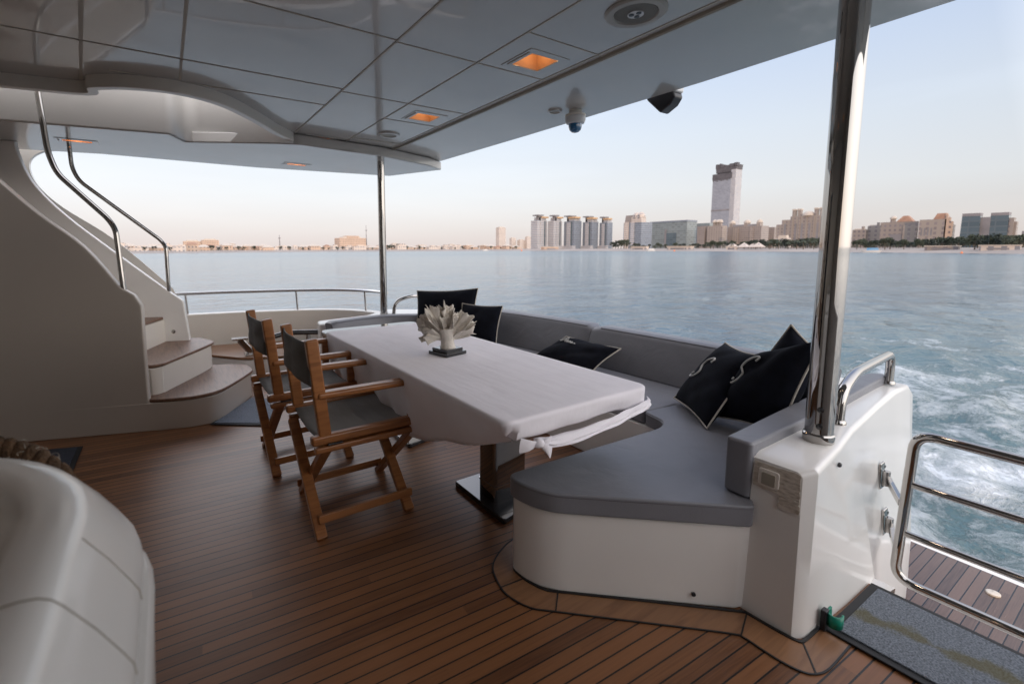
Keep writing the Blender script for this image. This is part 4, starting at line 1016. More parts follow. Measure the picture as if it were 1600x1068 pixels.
# low ledge with teak cap and fairlead
lg = [(0.30, 5.72), (0.62, 5.30), (0.95, 5.18), (1.3, 5.10), (1.6, 5.30), (1.7, 5.7), (1.2, 6.05), (0.6, 6.2), (0.2, 6.25)]
t = thing('side_ledge', 'low white ledge with teak cap against the bulwark behind the chairs', 'ledge', (0.9, 5.6, 0))
b = B(); b.prism(round_poly(lg, 0.1), 0, 0.205); b.build('body', M['gelcoat'], t, bevel=0.01)
b = B(); b.prism(round_poly([(x*1.0+0.0, y-0.01) for x, y in lg], 0.1), 0.206, 0.235); b.build('cap', M['margin_teak'], t, bevel=0.008)
t = thing('fairlead', 'slanted chrome fitting with a flat head on the teak ledge', 'fairlead', (0.68, 5.42, 0.235))
b = B(); b.bar((0.72, 5.42, 0.24), (0.60, 5.42, 0.41), 0.06, 0.07, up=(1, 0, 0)); b.build('leg', M['chrome'], t, bevel=0.012, seg=3)
b = B(); b.box((0.60, 5.42, 0.42), (0.16, 0.10, 0.022)); b.build('head', M['chrome_far'], t, bevel=0.008)
b = B(); b.box((0.80, 5.42, 0.245), (0.32, 0.16, 0.018)); b.build('base', M['chrome_far'], t, bevel=0.006)
t = thing('deck_cleat', 'low dark cleat bar on the ledge just past the end of the table', 'cleat', (1.2, 5.4, 0.235))
b = B(); b.tube([(0.95, 5.45, 0.40), (1.1, 5.5, 0.42), (1.45, 5.45, 0.40)], 0.03, 12); b.build('bar', M['black_gloss'], t)
for x in (1.08, 1.32):
    b = B(); b.tube([(x, 5.48, 0.235), (x, 5.48, 0.41)], 0.025, 12); b.build('foot', M['chrome'], t)

# ------------------------------------------------------------------ foreground moulded console at lower left
t = thing('moulded_console', 'glossy white rounded moulded console in the near left corner', 'console', (-0.5, 0.5, 0))
def rr_poly(x0, x1, y0, y1, r, n=12):
    out = []
    for (cx, cy, a0) in ((x1-r, y1-r, 0), (x0+r, y1-r, 90), (x0+r, y0+r, 180), (x1-r, y0+r, 270)):
        for k in range(n+1):
            a = R(a0+90*k/n); out.append((cx+r*math.cos(a), cy+r*math.sin(a)))
    return out
def ring_at(ins, z, r=0.42, bulge=0):
    x1 = -0.058-ins; y1 = 1.235-ins; pts = rr_poly(-1.25+ins, x1, -0.1+ins, y1, max(0.05, r-ins*0.6))
    return [Vector((p[0], p[1], z)) for p in pts]
rings = [ring_at(0.42, 0.955), ring_at(0.175, 0.958), ring_at(0.155, 0.963), ring_at(0.135, 0.985), ring_at(0.125, 0.999), ring_at(0.115, 1.005), ring_at(0.085, 1.006), ring_at(0.072, 1.004), ring_at(0.062, 0.998), ring_at(0.054, 0.988), ring_at(0.030, 0.950), ring_at(0.010, 0.912), ring_at(0.002, 0.895), ring_at(0.0, 0.88), ring_at(0.004, 0.869), ring_at(0.015, 0.866)]
b = B(); b.rings(rings, cap0=True, cap1=True); up_ = bp(b.build('lid', M['gelcoat'], t, smooth=50), t)
def ring_b(ins, z): return [v+Vector((0, 0, 0)) for v in [Vector((p[0], p[1], z)) for p in rr_poly(-1.25, -0.046-ins, -0.1, 1.20-ins, 0.40)]]
b = B(); b.rings([ring_b(0.03, 0.866), ring_b(0.006, 0.862), ring_b(0.0, 0.85), ring_b(0.004, 0.80), ring_b(0.02, 0.5), ring_b(0.03, 0.0)], cap0=True, cap1=True); b.build('body', M['gelcoat'], t, smooth=50)
# seams across the flank
for yy, i0 in ((0.735, 0.055), (0.60, 0.2)):
    prof_ = [(i_, z_) for i_, z_ in ((0.112, 1.0062), (0.085, 1.0062), (0.072, 1.0042), (0.062, 0.998), (0.054, 0.988), (0.030, 0.950), (0.010, 0.912), (0.002, 0.895), (0.0, 0.88)) if i_ <= i0]
    b = B(); b.tube([Vector((-0.058-i_, yy, z_)) for i_, z_ in prof_], 0.0012, 6)
    b.build('seam', M['ridge'], up_)

# thick rope coil on the console
t = thing('rope_coil', 'thick frayed brown rope lying over the rim of the white console', 'rope', (-0.4, 1.25, 0.95))
ctrl = catmull([(-0.85, 1.38, 1.10), (-0.60, 1.36, 1.03), (-0.42, 1.33, 0.985), (-0.33, 1.30, 0.955), (-0.27, 1.27, 0.935), (-0.22, 1.225, 0.90), (-0.20, 1.24, 0.84)], 12)
for s in range(3):
    path = []
    for i, p in enumerate(ctrl):
        tt = (ctrl[min(i+1, len(ctrl)-1)]-ctrl[max(i-1, 0)]).normalized(); n1 = tt.cross(Vector((0, 0, 1))).normalized(); n2 = tt.cross(n1)
        a = i*0.55+s*2*math.pi/3
        path.append(p+(n1*math.cos(a)+n2*math.sin(a))*0.013)
    b = B(); b.tube(path, 0.0135, 10); b.build('strand', M['rope'], t, smooth=80)
rnd = random.Random(9)
b = B()
for k in range(45):
    i = rnd.randrange(4, len(ctrl)-4); p = ctrl[i]; d = Vector((rnd.uniform(-1, 1), rnd.uniform(-1, 1), rnd.uniform(-0.2, 1))).normalized(); e = Vector((rnd.uniform(-1, 1), rnd.uniform(-1, 1), rnd.uniform(-1, 1))).normalized()
    b.tube(catmull([p+d*0.022, p+d*0.029+e*0.006, p+d*0.028+e*0.014, p+d*0.022+e*0.020], 3), 0.0006, 4)
b.build('frayed_yarn', M['piping'], t)

# ------------------------------------------------------------------ cabin behind the camera and an added near side wall against the sun (out of frame)
t = thing('cabin_bulkhead', 'aft cabin bulkhead with dark glass doors behind the viewer', 'cabin wall', (-1.9, 2.5, 0))
b = B(); b.box((-1.96, 2.9, 2.2), (0.1, 7.0, 4.4)); b.build('wall', M['gelcoat_warm'], t)  # unseen wall, raised above the roof to keep sun off the stair hatch
b = B(); b.box((-1.895, 3.3, 1.0), (0.02, 1.3, 1.9)); b.build('door', M['smoked'], t)
b = B(); b.prism([(-4.5, -1.0), (2.1, -1.0), (2.1, 0.95), (1.1, 1.0), (0.9, 1.3), (0.9, 4.2), (-4.5, 4.2)], -0.62, -0.56, lambda v: Vector((v.x, v.z, v.y)))  # added wall, unseen, shaped to keep direct sun off the deck
M['wing'] = simple('sun_blocker_paint', (0.50, 0.47, 0.44), 0.5)
tag(b.build('sun_blocker_wall', M['wing'], bevel=0.02), 'added near side wall that blocks the sun, out of the picture', 'wall')

# ------------------------------------------------------------------ far shore
def shore_d(px):
    pts = [(-400, 420), (150, 430), (480, 560), (760, 620), (830, 560), (980, 460), (1100, 400), (1200, 350), (1330, 300), (1600, 245), (2400, 260)]
    for (a, da), (b_, db) in zip(pts, pts[1:]):
        if px <= b_: return da+(db-da)*(px-a)/(b_-a)
    return 420
vs = []; cols = [-400+20*i for i in range(141)]
for px in cols:
    d0 = shore_d(px)*(1+0.03*noise.noise(Vector((px*0.03, 0, 0))))
    for d, z in ((d0-6, -0.4), (d0, 0.3), (d0+14, 1.2), (d0+60, 2.0), (9500, 2.5)):
        p = far(px, d); vs.append((p.x, p.y, SEA+z))
fs = [(i*5+j, i*5+j+1, (i+1)*5+j+1, (i+1)*5+j) for i in range(len(cols)-1) for j in range(4)]
b = B(); b.add(vs, fs); sh = structure(b.build('shore', M['sand'], smooth=60))
for p_ in sh.data.polygons:
    if p_.normal.z < 0: p_.flip()

class Bld:
    def __init__(s, x0, x1, D, name, label, k=0.5, cat='building', group=None):
        s.x0, s.x1, s.D = x0, x1, D; xm = (x0+x1)/2; s.xm = xm
        a = bearing(xm); seen = (far(x0, D)-far(x1, D)).length; c_, s_ = abs(math.cos(a)), abs(math.sin(a))
        if math.degrees(a) < 45: s.W = seen/(c_+k*s_); s.u = Vector((0, -1, 0)); s.v = Vector((1, 0, 0))
        else: s.W = seen/(s_+k*c_); s.u = Vector((1, 0, 0)); s.v = Vector((0, 1, 0))
        s.Dp = s.W*k; s.o = far(xm, D); s.o.z = SEA+1.0
        s.t = thing(name, label, cat, tuple(s.o), group)
    def h(s, py): return height_at(py, s.xm, s.D)-1.0
    def part(s, name, mat, u0, u1, v0, v1, z0, z1, taper=0.0, parent=None, round_top=False):
        """u,v as fractions of the footprint, z in metres above the base"""
        W, Dp = s.W, s.Dp
        def P(u, v, z): return s.o + s.u*((u-0.5)*W) + s.v*((v-0.5)*Dp) + Vector((0, 0, z))
        b = B(); tu = taper
        b.add([P(u0, v0, z0), P(u1, v0, z0), P(u1, v1, z0), P(u0, v1, z0), P(u0+tu, v0+tu, z1), P(u1-tu, v0+tu, z1), P(u1-tu, v1-tu, z1), P(u0+tu, v1-tu, z1)],
              [(0, 3, 2, 1), (4, 5, 6, 7), (0, 1, 5, 4), (1, 2, 6, 5), (2, 3, 7, 6), (3, 0, 4, 7)])
        return bp(b.build(name, M[mat], parent or s.t, smooth=0), s.t)
    def dome(s, name, mat, u, v, r, z0, h, seg=12, parent=None):
        c_ = s.o + s.u*((u-0.5)*s.W) + s.v*((v-0.5)*s.Dp)+Vector((0, 0, z0)); b = B()
        b.lathe([(r*math.cos(a), h*math.sin(a)) for a in [R(i*15) for i in range(6)]]+[(0.05, h)], c_, seg)
        return b.build(name, M[mat], parent or s.t, smooth=60)

G = 'row of waterfront apartment towers'
oc_lab = ['leftmost waterfront tower with sunlit cream face', 'second waterfront tower from the left, narrow and sunlit', 'middle blue grey waterfront tower with white balcony stripes',
          'fourth waterfront tower in the row, blue grey with a flat canopy', 'rightmost low blue tower of the waterfront row']
for (x0, x1, yt, mt), lb in zip([(829, 854, 345, 'f_white'), (855, 877, 345.5, 'f_white'), (880, 907, 346, 'f_blue'), (909, 933, 347, 'f_blue'), (935, 955, 348, 'f_blue')], oc_lab):
    q_ = Bld(x0, x1, 1000, 'apartment_tower', lb, 0.75, group=G); H_ = q_.h(yt)
    q_.part('walls', mt, 0, 1, 0, 1, 0, H_)
    q_.part('balcony_stack', 'f_white', 0.30, 0.66, -0.05, 0.0, 3, H_-2)
    q_.part('glass_strip', 'f_dark', 0.70, 0.82, -0.02, 0.0, 2, H_-1)
    r_ = q_.part('crown', 'f_white', 0.25, 0.95, 0.1, 0.9, H_, H_+7)
    q_.part('canopy', 'concrete', 0.02, 0.62, -0.06, 0.8, H_+9.5, H_+12); q_.part('canopy_support', 'concrete', 0.2, 0.4, 0.1, 0.5, H_, H_+9.5)
    q_.part('pergola', 'pergola', 0.45, 1.12, -0.04, 0.7, H_+5.5, H_+8.5)
    q_.part('podium', 'f_white', -0.1, 1.1, -0.3, 0.1, 0, 7)
q_ = Bld(972, 1016, 900, 'apartment_tower', 'pale apartment tower with arched white crown standing apart from the row', 0.8); H_ = q_.h(348)
q_.part('walls', 'f_blue', 0, 1, 0, 1, 0, H_); q_.part('pale_column', 'villa2', 0.06, 0.30, -0.04, 0, 0, H_+1); q_.part('balcony_stack', 'f_white', 0.42, 0.62, -0.05, 0, 2, H_)
q_.part('crown', 'f_beige', 0.05, 0.5, 0.0, 0.6, H_, H_+13, 0.04)
c2 = q_.part('arched_crown', 'villa2', 0.45, 1.0, -0.02, 0.4, H_, H_+9)
for u in (0.60, 0.85): q_.dome('arch', 'villa2', u, 0.2, 7.5, H_+9, 9, parent=c2); q_.part('arch_opening', 'concrete', u-0.04, u+0.05, -0.04, -0.02, H_+6, H_+13, parent=c2)
q_ = Bld(1012, 1084, 1000, 'office_block', 'wide grey green glass block beside the arched tower', 0.4); H_ = q_.h(348)
q_.part('walls', 'f_glass', 0, 1, 0, 1, 0, H_); q_.part('portal_frame', 'concrete', 0.42, 0.47, -0.02, 0, 2, H_*0.75); q_.part('dark_bay', 'f_dark', 0.47, 0.74, -0.015, 0, 3, H_*0.6)
q_.part('parapet', 'f_blue', -0.01, 1.01, -0.02, 1, H_, H_+3)
q_ = Bld(1084, 1112, 1060, 'office_block', 'small teal glass block with pale upper edge left of the tall tower', 0.6); H_ = q_.h(349)
q_.part('walls', 'f_blue', 0, 1, 0, 1, 0, H_-8); q_.part('upper_floors', 'f_glass', 0, 1, -0.02, 1, H_-8, H_)
q_ = Bld(1105, 1150, 1650, 'skyscraper', 'tall silver tower with dark jagged unfinished top', 0.5); Ht = q_.h(275)
W0, D0 = q_.W, q_.Dp
q_.part('walls', 'f_tower', 0.02, 0.80, 0, 0.95, 0, q_.h(330)); q_.part('floor_band', 'concrete', 0.01, 0.81, -0.01, 0.96, q_.h(330), q_.h(327.5))
q_.part('upper_walls', 'f_tower', 0.02, 0.80, 0, 0.95, q_.h(327.5), q_.h(281)); q_.part('corner_strip', 'f_white', 0.80, 0.99, 0.0, 1.0, 0, q_.h(268), 0)
q_.part('dark_band', 'crown_dark', 0.0, 0.84, -0.02, 0.97, q_.h(281), q_.h(272))
cr = q_.part('crown', 'crown_dark', 0.14, 0.98, 0.05, 1.0, q_.h(271), q_.h(260), -0.03)
for u, w_, hh in ((0.12, 0.10, 257), (0.28, 0.05, 256.3), (0.32, 0.16, 258.5), (0.7, 0.22, 258.6), (0.90, 0.13, 257.8)): q_.part('unfinished_column', 'crown_dark', u, u+w_, 0.0, 0.4, q_.h(263), q_.h(hh), parent=cr)
for k in range(9): q_.part('jagged_cladding', 'crown_dark', 0.02+k*0.085, 0.02+k*0.085+0.06, -0.015, 0, q_.h(281+random.uniform(1, 4)), q_.h(280.5), parent=cr)
q_ = Bld(1086, 1102, 960, 'apartment_block', 'plain sand coloured block in front of the teal glass block', 0.6); q_.part('walls', 'f_beige', 0, 1, 0, 1, 0, q_.h(354)); q_.part('roof', 'concrete', -0.02, 1.02, -0.02, 1, q_.h(354), q_.h(353))
q_ = Bld(1101, 1132, 950, 'apartment_block', 'sand coloured block with sunlit domed turrets below the tall tower', 0.6); H_ = q_.h(353); q_.part('walls', 'f_beige2', 0, 1, 0, 1, 0, H_)
for u, r_ in ((0.42, 4.5), (0.66, 5.5), (0.80, 4)):
    tr = q_.part('turret', 'f_beige2', u-0.08, u+0.08, 0.1, 0.4, H_, H_+6); q_.dome('dome', 'roof_pale', u, 0.25, r_, H_+6, 5, parent=tr)
q_ = Bld(1132, 1196, 980, 'hotel', 'low sand coloured hotel with a sunlit right end under the tall tower', 0.45); H_ = q_.h(354); q_.part('walls', 'f_beige', 0.0, 1, 0, 1, 0, H_)
q_.part('wing', 'f_beige2', 0.18, 0.34, -0.06, 0, 0, H_-2); q_.part('wing', 'f_beige2', 0.68, 0.78, -0.06, 0, 0, H_-2); q_.part('roof', 'concrete', 0.1, 0.86, 0.1, 0.9, H_, H_+3.5, 0.02)
for u, r_ in ((0.08, 5), (0.52, 6), (0.88, 5)):
    tr = q_.part('turret', 'f_beige2', u-0.05, u+0.05, 0.1, 0.5, H_, H_+6); q_.dome('dome', 'roof_pale', u, 0.3, r_, H_+6, 6, parent=tr)
q_ = Bld(1196, 1208, 1000, 'apartment_block', 'narrow sand block between the hotel and the stepped palace block', 0.6); q_.part('walls', 'f_beige', 0, 1, 0, 1, 0, q_.h(355))
q_ = Bld(1206, 1292, 640, 'palace_hotel', 'large stepped sand coloured hotel block with paired turrets left of the thick pole', 0.35); H_ = q_.h(338)
q_.part('walls', 'f_beige2', 0.30, 1, 0, 1, 0, H_); q_.part('low_wing', 'f_beige2', 0.0, 0.14, 0.05, 1, 0, q_.h(350)); q_.part('mid_wing', 'f_beige2', 0.12, 0.31, 0.02, 1, 0, q_.h(343))
for u in (0.36, 0.47, 0.80, 0.91):
    tr = q_.part('turret', 'f_beige2', u-0.035, u+0.035, 0.05, 0.3, H_, H_+6.5); q_.part('turret_cap', 'roof_pale', u-0.045, u+0.045, 0.02, 0.33, H_+6.5, H_+8, 0.01, parent=tr)
q_.dome('central_dome', 'roof_pale', 0.64, 0.2, 6, H_, 5)
for u in (0.20, 0.42, 0.55, 0.70, 0.86): q_.part('arched_bay', 'concrete', u-0.02, u+0.02, -0.012, 0, 8, H_*0.78)
for u in (0.35, 0.49, 0.63, 0.78, 0.94): q_.part('pier', 'f_beige2', u-0.012, u+0.012, -0.04, 0, 0, H_)
for (x0, x1, yt, D, mt, lb) in [(1326, 1350, 359, 540, 'f_beige', 'low sand block just right of the thick pole'), (1349, 1373, 353, 540, 'f_beige2', 'sand block with flat roof, second right of the thick pole')]:
    q_ = Bld(x0, x1, D, 'apartment_block', lb, 0.5); q_.part('walls', mt, 0, 1, 0, 1, 0, q_.h(yt)); q_.part('roof', 'roof_pale', 0.1, 0.9, 0.1, 0.9, q_.h(yt), q_.h(yt-1.5), 0.03)
    q_.part('turret', 'f_beige2', 0.65, 0.85, 0.1, 0.4, q_.h(yt), q_.h(yt-5)); q_.part('entrance', 'concrete', 0.3, 0.5, -0.02, 0, 0, 6)
q_ = Bld(1368, 1432, 520, 'palace_hotel', 'sand coloured hotel with a shallow gabled roof right of the thick pole', 0.4); H_ = q_.h(347)
q_.part('walls', 'f_beige', 0, 1, 0, 1, 0, H_); q_.part('wing', 'f_beige2', 0.62, 0.98, -0.1, 0, 0, q_.h(352)); q_.part('gable', 'roof_tile', 0.42, 0.86, -0.02, 0.8, H_, q_.h(338), 0.16); q_.part('turret', 'f_beige2', 0.26, 0.38, 0, 0.3, H_, q_.h(342)); q_.dome('dome', 'roof_pale', 0.32, 0.15, 2.4, q_.h(342), 2.4)
q_.part('dark_court', 'concrete', 0.3, 0.6, -0.02, 0, 0, H_*0.55)
q_ = Bld(1428, 1484, 500, 'palace_hotel', 'tall sand coloured hotel with a sunlit stepped turret and dark window bays', 0.4); H_ = q_.h(343)
q_.part('walls', 'f_beige2', 0, 0.80, 0, 1, 0, H_); q_.part('right_wing', 'f_beige', 0.80, 1, 0.2, 1, 0, q_.h(352)); q_.part('roof', 'roof_tile', 0.40, 0.86, 0.05, 0.9, H_, q_.h(334), 0.10)
for i in range(4): q_.part('window_bay', 'concrete', 0.06+i*0.10, 0.11+i*0.10, -0.012, 0, 10, H_*0.72)
for i, (u, y) in enumerate(((0.80, 336), (0.88, 341), (0.96, 347))): q_.part('turret', 'villa', u-0.04, u+0.04, 0.0, 0.3, 0, q_.h(y))
q_ = Bld(1492, 1540, 490, 'office_block', 'dark teal glass block left half of the glass pair at the right', 0.5); H_ = q_.h(338)
q_.part('walls', 'f_dark', 0, 0.68, 0, 1, 0, H_, 0.02); q_.part('recess', 'concrete', 0.66, 1.0, 0.25, 1, 0, H_-1); q_.part('parapet', 'concrete', 0.02, 0.66, 0, 1, H_, H_+2)
q_ = Bld(1536, 1581, 490, 'office_block', 'dark teal glass block with a rounded pale right end', 0.6); H_ = q_.h(337)
q_.part('walls', 'f_dark', 0, 0.72, 0, 1, 0, H_, 0.015); q_.part('parapet', 'concrete', 0.02, 0.70, 0, 1, H_, H_+2); q_.part('pale_end', 'f_beige', 0.72, 0.9, 0.1, 1, 0, q_.h(341)); q_.part('pale_end', 'f_beige', 0.9, 1.0, 0.25, 1, 0, q_.h(347))
q_ = Bld(1580, 1602, 450, 'apartment_block', 'low grey block at the right edge beside the glass pair', 0.5); q_.part('walls', 'f_beige', 0, 1, 0, 1, 0, q_.h(367)); q_.part('upper_floors', 'concrete', 0.4, 1, 0, 1, q_.h(367), q_.h(361))
q_ = Bld(1598, 1630, 430, 'office_block', 'dark glass block cut by the right picture edge', 0.5); q_.part('walls', 'f_dark', 0, 1, 0, 1, 0, q_.h(358)); q_.part('roof', 'concrete', 0, 1, 0, 1, q_.h(358), q_.h(357))
for i, (x0, x1, yt) in enumerate([(775, 790, 355.5), (525, 574, 372), (290, 318, 377), (318, 346, 375), (1208, 1232, 372)]):
    lb = ['slim pale tower alone left of the apartment row', 'wide sunlit hotel behind the villas left of the far pole', 'pinkish block behind the villas left of the bigger pinkish one', 'pinkish long block behind the villas near the handrail', 'low pale pavilion below the stepped hotel'][i]
    q_ = Bld(x0, x1, [1700, 900, 1100, 1100, 500][i], ['slim_tower', 'hotel', 'apartment_block', 'apartment_block', 'pavilion'][i], lb, 0.6); H_ = q_.h(yt)
    q_.part('walls', 'villa2' if i in (0, 4) else 'villa', 0, 1, 0, 1, 0, H_); q_.part('roof', 'roof_pale', 0.15, 0.85, 0.1, 0.9, H_, H_+2.5, 0.04)
    if i == 1: q_.part('upper_floors', 'villa', 0.3, 0.75, 0.1, 0.9, H_, H_+4)
# villas along the left shore
def villa(px, D, w, d, h, kind, az):
    o = far(px, D); o.z = SEA+1.0
    lb = ['sunlit cream villa with clay tiled roof on the far left shore', 'sunlit white flat roofed villa on the far left shore', 'sunlit cream villa with pale hipped roof on the far left shore'][kind]
    t_ = thing('villa', lb, 'house', tuple(o), ['tiled villas on the far left shore', 'white villas on the far left shore', 'pale roofed villas on the far left shore'][kind])
    b = B(); b.box(o+Vector((0, 0, h/2)), (w, d, h)); b.build('walls', M['villa2' if kind == 1 else 'villa'], t_, smooth=0)
    b = B()
    if kind == 1: b.box(o+Vector((w*0.15, 0, h+0.9)), (w*0.5, d*0.7, 1.8))
    else:
        x, y = w*0.54, d*0.54
        b.add([o+Vector(p) for p in [(-x, -y, h), (x, -y, h), (x, y, h), (-x, y, h), (-x*0.4, 0, h+2.4), (x*0.4, 0, h+2.4)]], [(0, 1, 5, 4), (1, 2, 5), (2, 3, 4, 5), (3, 0, 4), (3, 2, 1, 0)])
    b.build('roof', M[['roof_tile', 'villa2', 'roof_pale'][kind]], t_, smooth=0)
    return t_
rnd = random.Random(12)
px = 150.0; i = 0
while px < 822:
    D = shore_d(px)*rnd.uniform(1.08, 1.45)
    villa(px, D, rnd.uniform(8, 15), rnd.uniform(8, 12), rnd.uniform(3.6, 7.6), rnd.choice([0, 1, 1, 2, 2]), 0)
    px += rnd.uniform(5, 12) if px < 760 else rnd.uniform(9, 18)
# faint far skyline
for k, (x0, x1, yt) in enumerate([(360, 372, 381), (380, 398, 383), (612, 624, 380.5), (650, 668, 383), (700, 712, 382), (796, 806, 372), (808, 820, 375), (820, 829, 370)]):
    q_ = Bld(x0, x1, 2600, 'distant_block', ['hazy pale block far behind the left villas', 'hazy pale block far behind the shore just left of the apartment row'][k > 4], 0.7, group=['hazy blocks behind the villas', 'hazy blocks beside the apartment row'][k > 4])
    q_.part('walls', 'villa2', 0, 1, 0, 1, 0, q_.h(yt)); q_.part('roof', 'roof_pale', 0.2, 0.8, 0.2, 0.8, q_.h(yt), q_.h(yt)+3)
# masts
for px, yt, D, lb in ((574.5, 353, 900, 'thin lattice mast behind the wide sunlit hotel'), (440, 368, 800, 'thin mast among the villas left of the far pole')):
    o = far(px, D); o.z = SEA+1; hh = height_at(yt, px, D); t_ = thing('radio_mast', lb, 'mast', tuple(o))
    b = B(); b.tube([o, o+Vector((0, 0, hh))], 0.8, 6, radii=[1.1, 0.35]); b.build('shaft', M['concrete'], t_)
    b = B()
    b.box(o+Vector((0, 0, hh*0.8)), (3, 3, 1.2)); b.build('platform', M['concrete'], t_)
# trees
def tree_meshes(seed, kind):
    r_ = random.Random(seed); b = B()
    if kind == 0:   # rounded broadleaf: many small leaf clumps through an uneven crown
        lobes = [(r_.uniform(-2.2, 2.2), r_.uniform(-2.2, 2.2), r_.uniform(3.5, 6.5), r_.uniform(1.0, 1.9)) for _ in range(7)]
        for k in range(260):
            lx, ly, lz, lr = r_.choice(lobes); d = Vector((r_.gauss(0, 1), r_.gauss(0, 1), r_.gauss(0, 1))).normalized()*lr*r_.uniform(0.55, 1.05)
            c_ = Vector((lx, ly, lz))+d; s_ = r_.uniform(0.25, 0.6); a = Vector((r_.gauss(0, 1), r_.gauss(0, 1), r_.gauss(0, 1))).normalized()*s_; e = a.cross(Vector((r_.gauss(0, 1), r_.gauss(0, 1), r_.gauss(0, 1)))).normalized()*s_
            b.add([c_-a, c_+e, c_+a, c_-e], [(0, 1, 2, 3)])
    else:           # palm
        for k in range(13):
            a = k*2.4; dr = r_.uniform(0.2, 1.0); pts = [Vector((math.cos(a)*t*2.6, math.sin(a)*t*2.6, 6.4+1.2*t*dr-2.4*t*t)) for t in (0, 0.35, 0.7, 1.0)]
            sd_ = Vector((-math.sin(a), math.cos(a), 0))
            for q0, q1, w0, w1 in zip(pts, pts[1:], (0.1, 0.45, 0.4), (0.45, 0.4, 0.05)): b.add([q0-sd_*w0, q0+sd_*w0, q1+sd_*w1, q1-sd_*w1], [(0, 1, 2, 3)])
    c = B()
    c.tube([(0, 0, 0), (0.1, 0.05, 2.5), (0.0, 0, 4.2 if kind == 0 else 6.4)], 0.2, 6, radii=[0.32, 0.22, 0.14])
    if kind == 0:
        for k in range(4):
            a = k*1.7; c.tube([(0.05, 0, 2.6), (math.cos(a)*1.5, math.sin(a)*1.5, 4.6)], 0.1, 5, radii=[0.14, 0.05])
    return b, c
protos = []
def tree(px, D, s, k, lb, cat_group):
    o = far(px, D); o.z = SEA+1.2
    if len(protos) <= k:
        raise IndexError
    me_c, me_t = protos[k]
    t_ = bpy.data.objects.new('palm_tree' if k == 3 else 'broadleaf_tree', None); COL.objects.link(t_); t_.location = o; t_.scale = (s, s, s); t_.rotation_euler = (0, 0, rnd.uniform(0, 6)); t_.empty_display_size = 1
    tag(t_, lb, 'palm' if k == 3 else 'tree', cat_group)
    for nm, me_ in (('crown', me_c), ('trunk', me_t)):
        c_ = bpy.data.objects.new(nm, me_); COL.objects.link(c_); c_.parent = t_
for k in range(4):
    b, c = tree_meshes(20+k, 0 if k < 3 else 1)
    res = []
    for nm, bb_, mt in (('crown', b, M['leaf'] if k != 1 else M['leaf2']), ('trunk', c, M['trunk'])):
        me_ = bpy.data.meshes.new(nm); me_.from_pydata([tuple(v) for v in bb_.v], [], bb_.f); me_.materials.append(mt); res.append(me_)
    protos.append(res)
def row(px0, px1, step, dmul, s0, s1, lb, grp, kinds):
    px = px0
    while px < px1:
        tree(px, shore_d(px)*rnd.uniform(*dmul), rnd.uniform(s0, s1), rnd.choice(kinds), lb, grp); px += rnd.uniform(step*0.6, step*1.4)
row(170, 820, 12, (1.05, 1.3), 0.45, 0.85, 'small dark tree between the villas on the far left shore', 'trees between the far villas', [0, 1, 2])
row(608, 640, 5, (1.1, 1.2), 0.9, 1.3, 'dense dark tree just right of the far roof pole on the shore', 'trees right of the far roof pole', [0, 1])
row(956, 978, 4, (1.2, 1.3), 1.1, 1.6, 'dark tree in the gap beside the arched crown tower', 'trees beside the arched tower', [0, 1])
row(985, 1175, 6, (1.10, 1.3), 0.5, 0.95, 'dark tree on the waterfront below the glass blocks', 'trees below the glass blocks', [0, 1, 2])
row(1175, 1290, 3.4, (1.10, 1.45), 0.65, 1.15, 'dark tree in the belt below the large stepped hotel', 'trees below the stepped hotel', [0, 1, 2])
row(1332, 1610, 4.2, (1.06, 1.45), 0.5, 0.85, 'dark tree on the shore right of the thick pole', 'trees right of the thick pole', [0, 1, 2])
row(1140, 1280, 16, (1.06, 1.1), 0.7, 0.9, 'palm on the beach below the sand coloured hotels', 'palms on the beach', [3])
# low waterfront buildings, tents, boats
for k, (x0, x1, h_, mt, lb) in enumerate([(985, 1012, 3.2, 'villa2', 'long low white beach pavilion below the glass block'), (1040, 1082, 3.4, 'villa2', 'low white beach pavilion left of the teal block'), (1132, 1150, 3.0, 'villa2', 'small white beach pavilion below the low hotel'),
                                            (845, 872, 3.4, 'villa', 'low sunlit beach pavilion below the leftmost tower'), (1440, 1496, 3.0, 'f_beige', 'long low quay building below the tall sand hotel'), (1524, 1590, 3.4, 'villa2', 'low white terrace building below the glass pair')]):
    D = shore_d((x0+x1)/2)*1.06; h_ = h_*min(1, D/520); q_ = Bld(x0, x1, D, 'beach_pavilion', lb, 0.25); q_.part('walls', mt, 0, 1, 0, 1, -0.5, h_); q_.part('roof', 'roof_pale', -0.02, 1.02, -0.1, 1.1, h_, h_+0.4); q_.part('opening', 'concrete', 0.2, 0.75, -0.03, 0, 0.4, h_*0.6)
for k, px in enumerate((1142, 1160, 1176, 1182)):
    o = far(px, shore_d(px)*1.08); o.z = SEA+1; t_ = thing('beach_tent', 'white pointed beach tent below the low sand hotel', 'tent', tuple(o), 'white beach tents')
    b = B(); s_ = 3.6; b.add([o+Vector(p) for p in [(-s_, -s_, 2.0), (s_, -s_, 2.0), (s_, s_, 2.0), (-s_, s_, 2.0), (0, 0, 5.4)]], [(0, 1, 4), (1, 2, 4), (2, 3, 4), (3, 0, 4), (3, 2, 1, 0)]); b.build('canopy', M['villa2'], t_, smooth=0)
    b = B(); b.tube([o+Vector((-3.3, -3.3, 0)), o+Vector((-3.3, -3.3, 2))], 0.12, 6); b.build('post', M['concrete'], t_)
    b = B(); b.tube([o+Vector((3.3, -3.3, 0)), o+Vector((3.3, -3.3, 2))], 0.12, 6); b.build('post', M['concrete'], t_)
M['buoy'] = simple('orange_float', (0.75, 0.22, 0.08), 0.5)
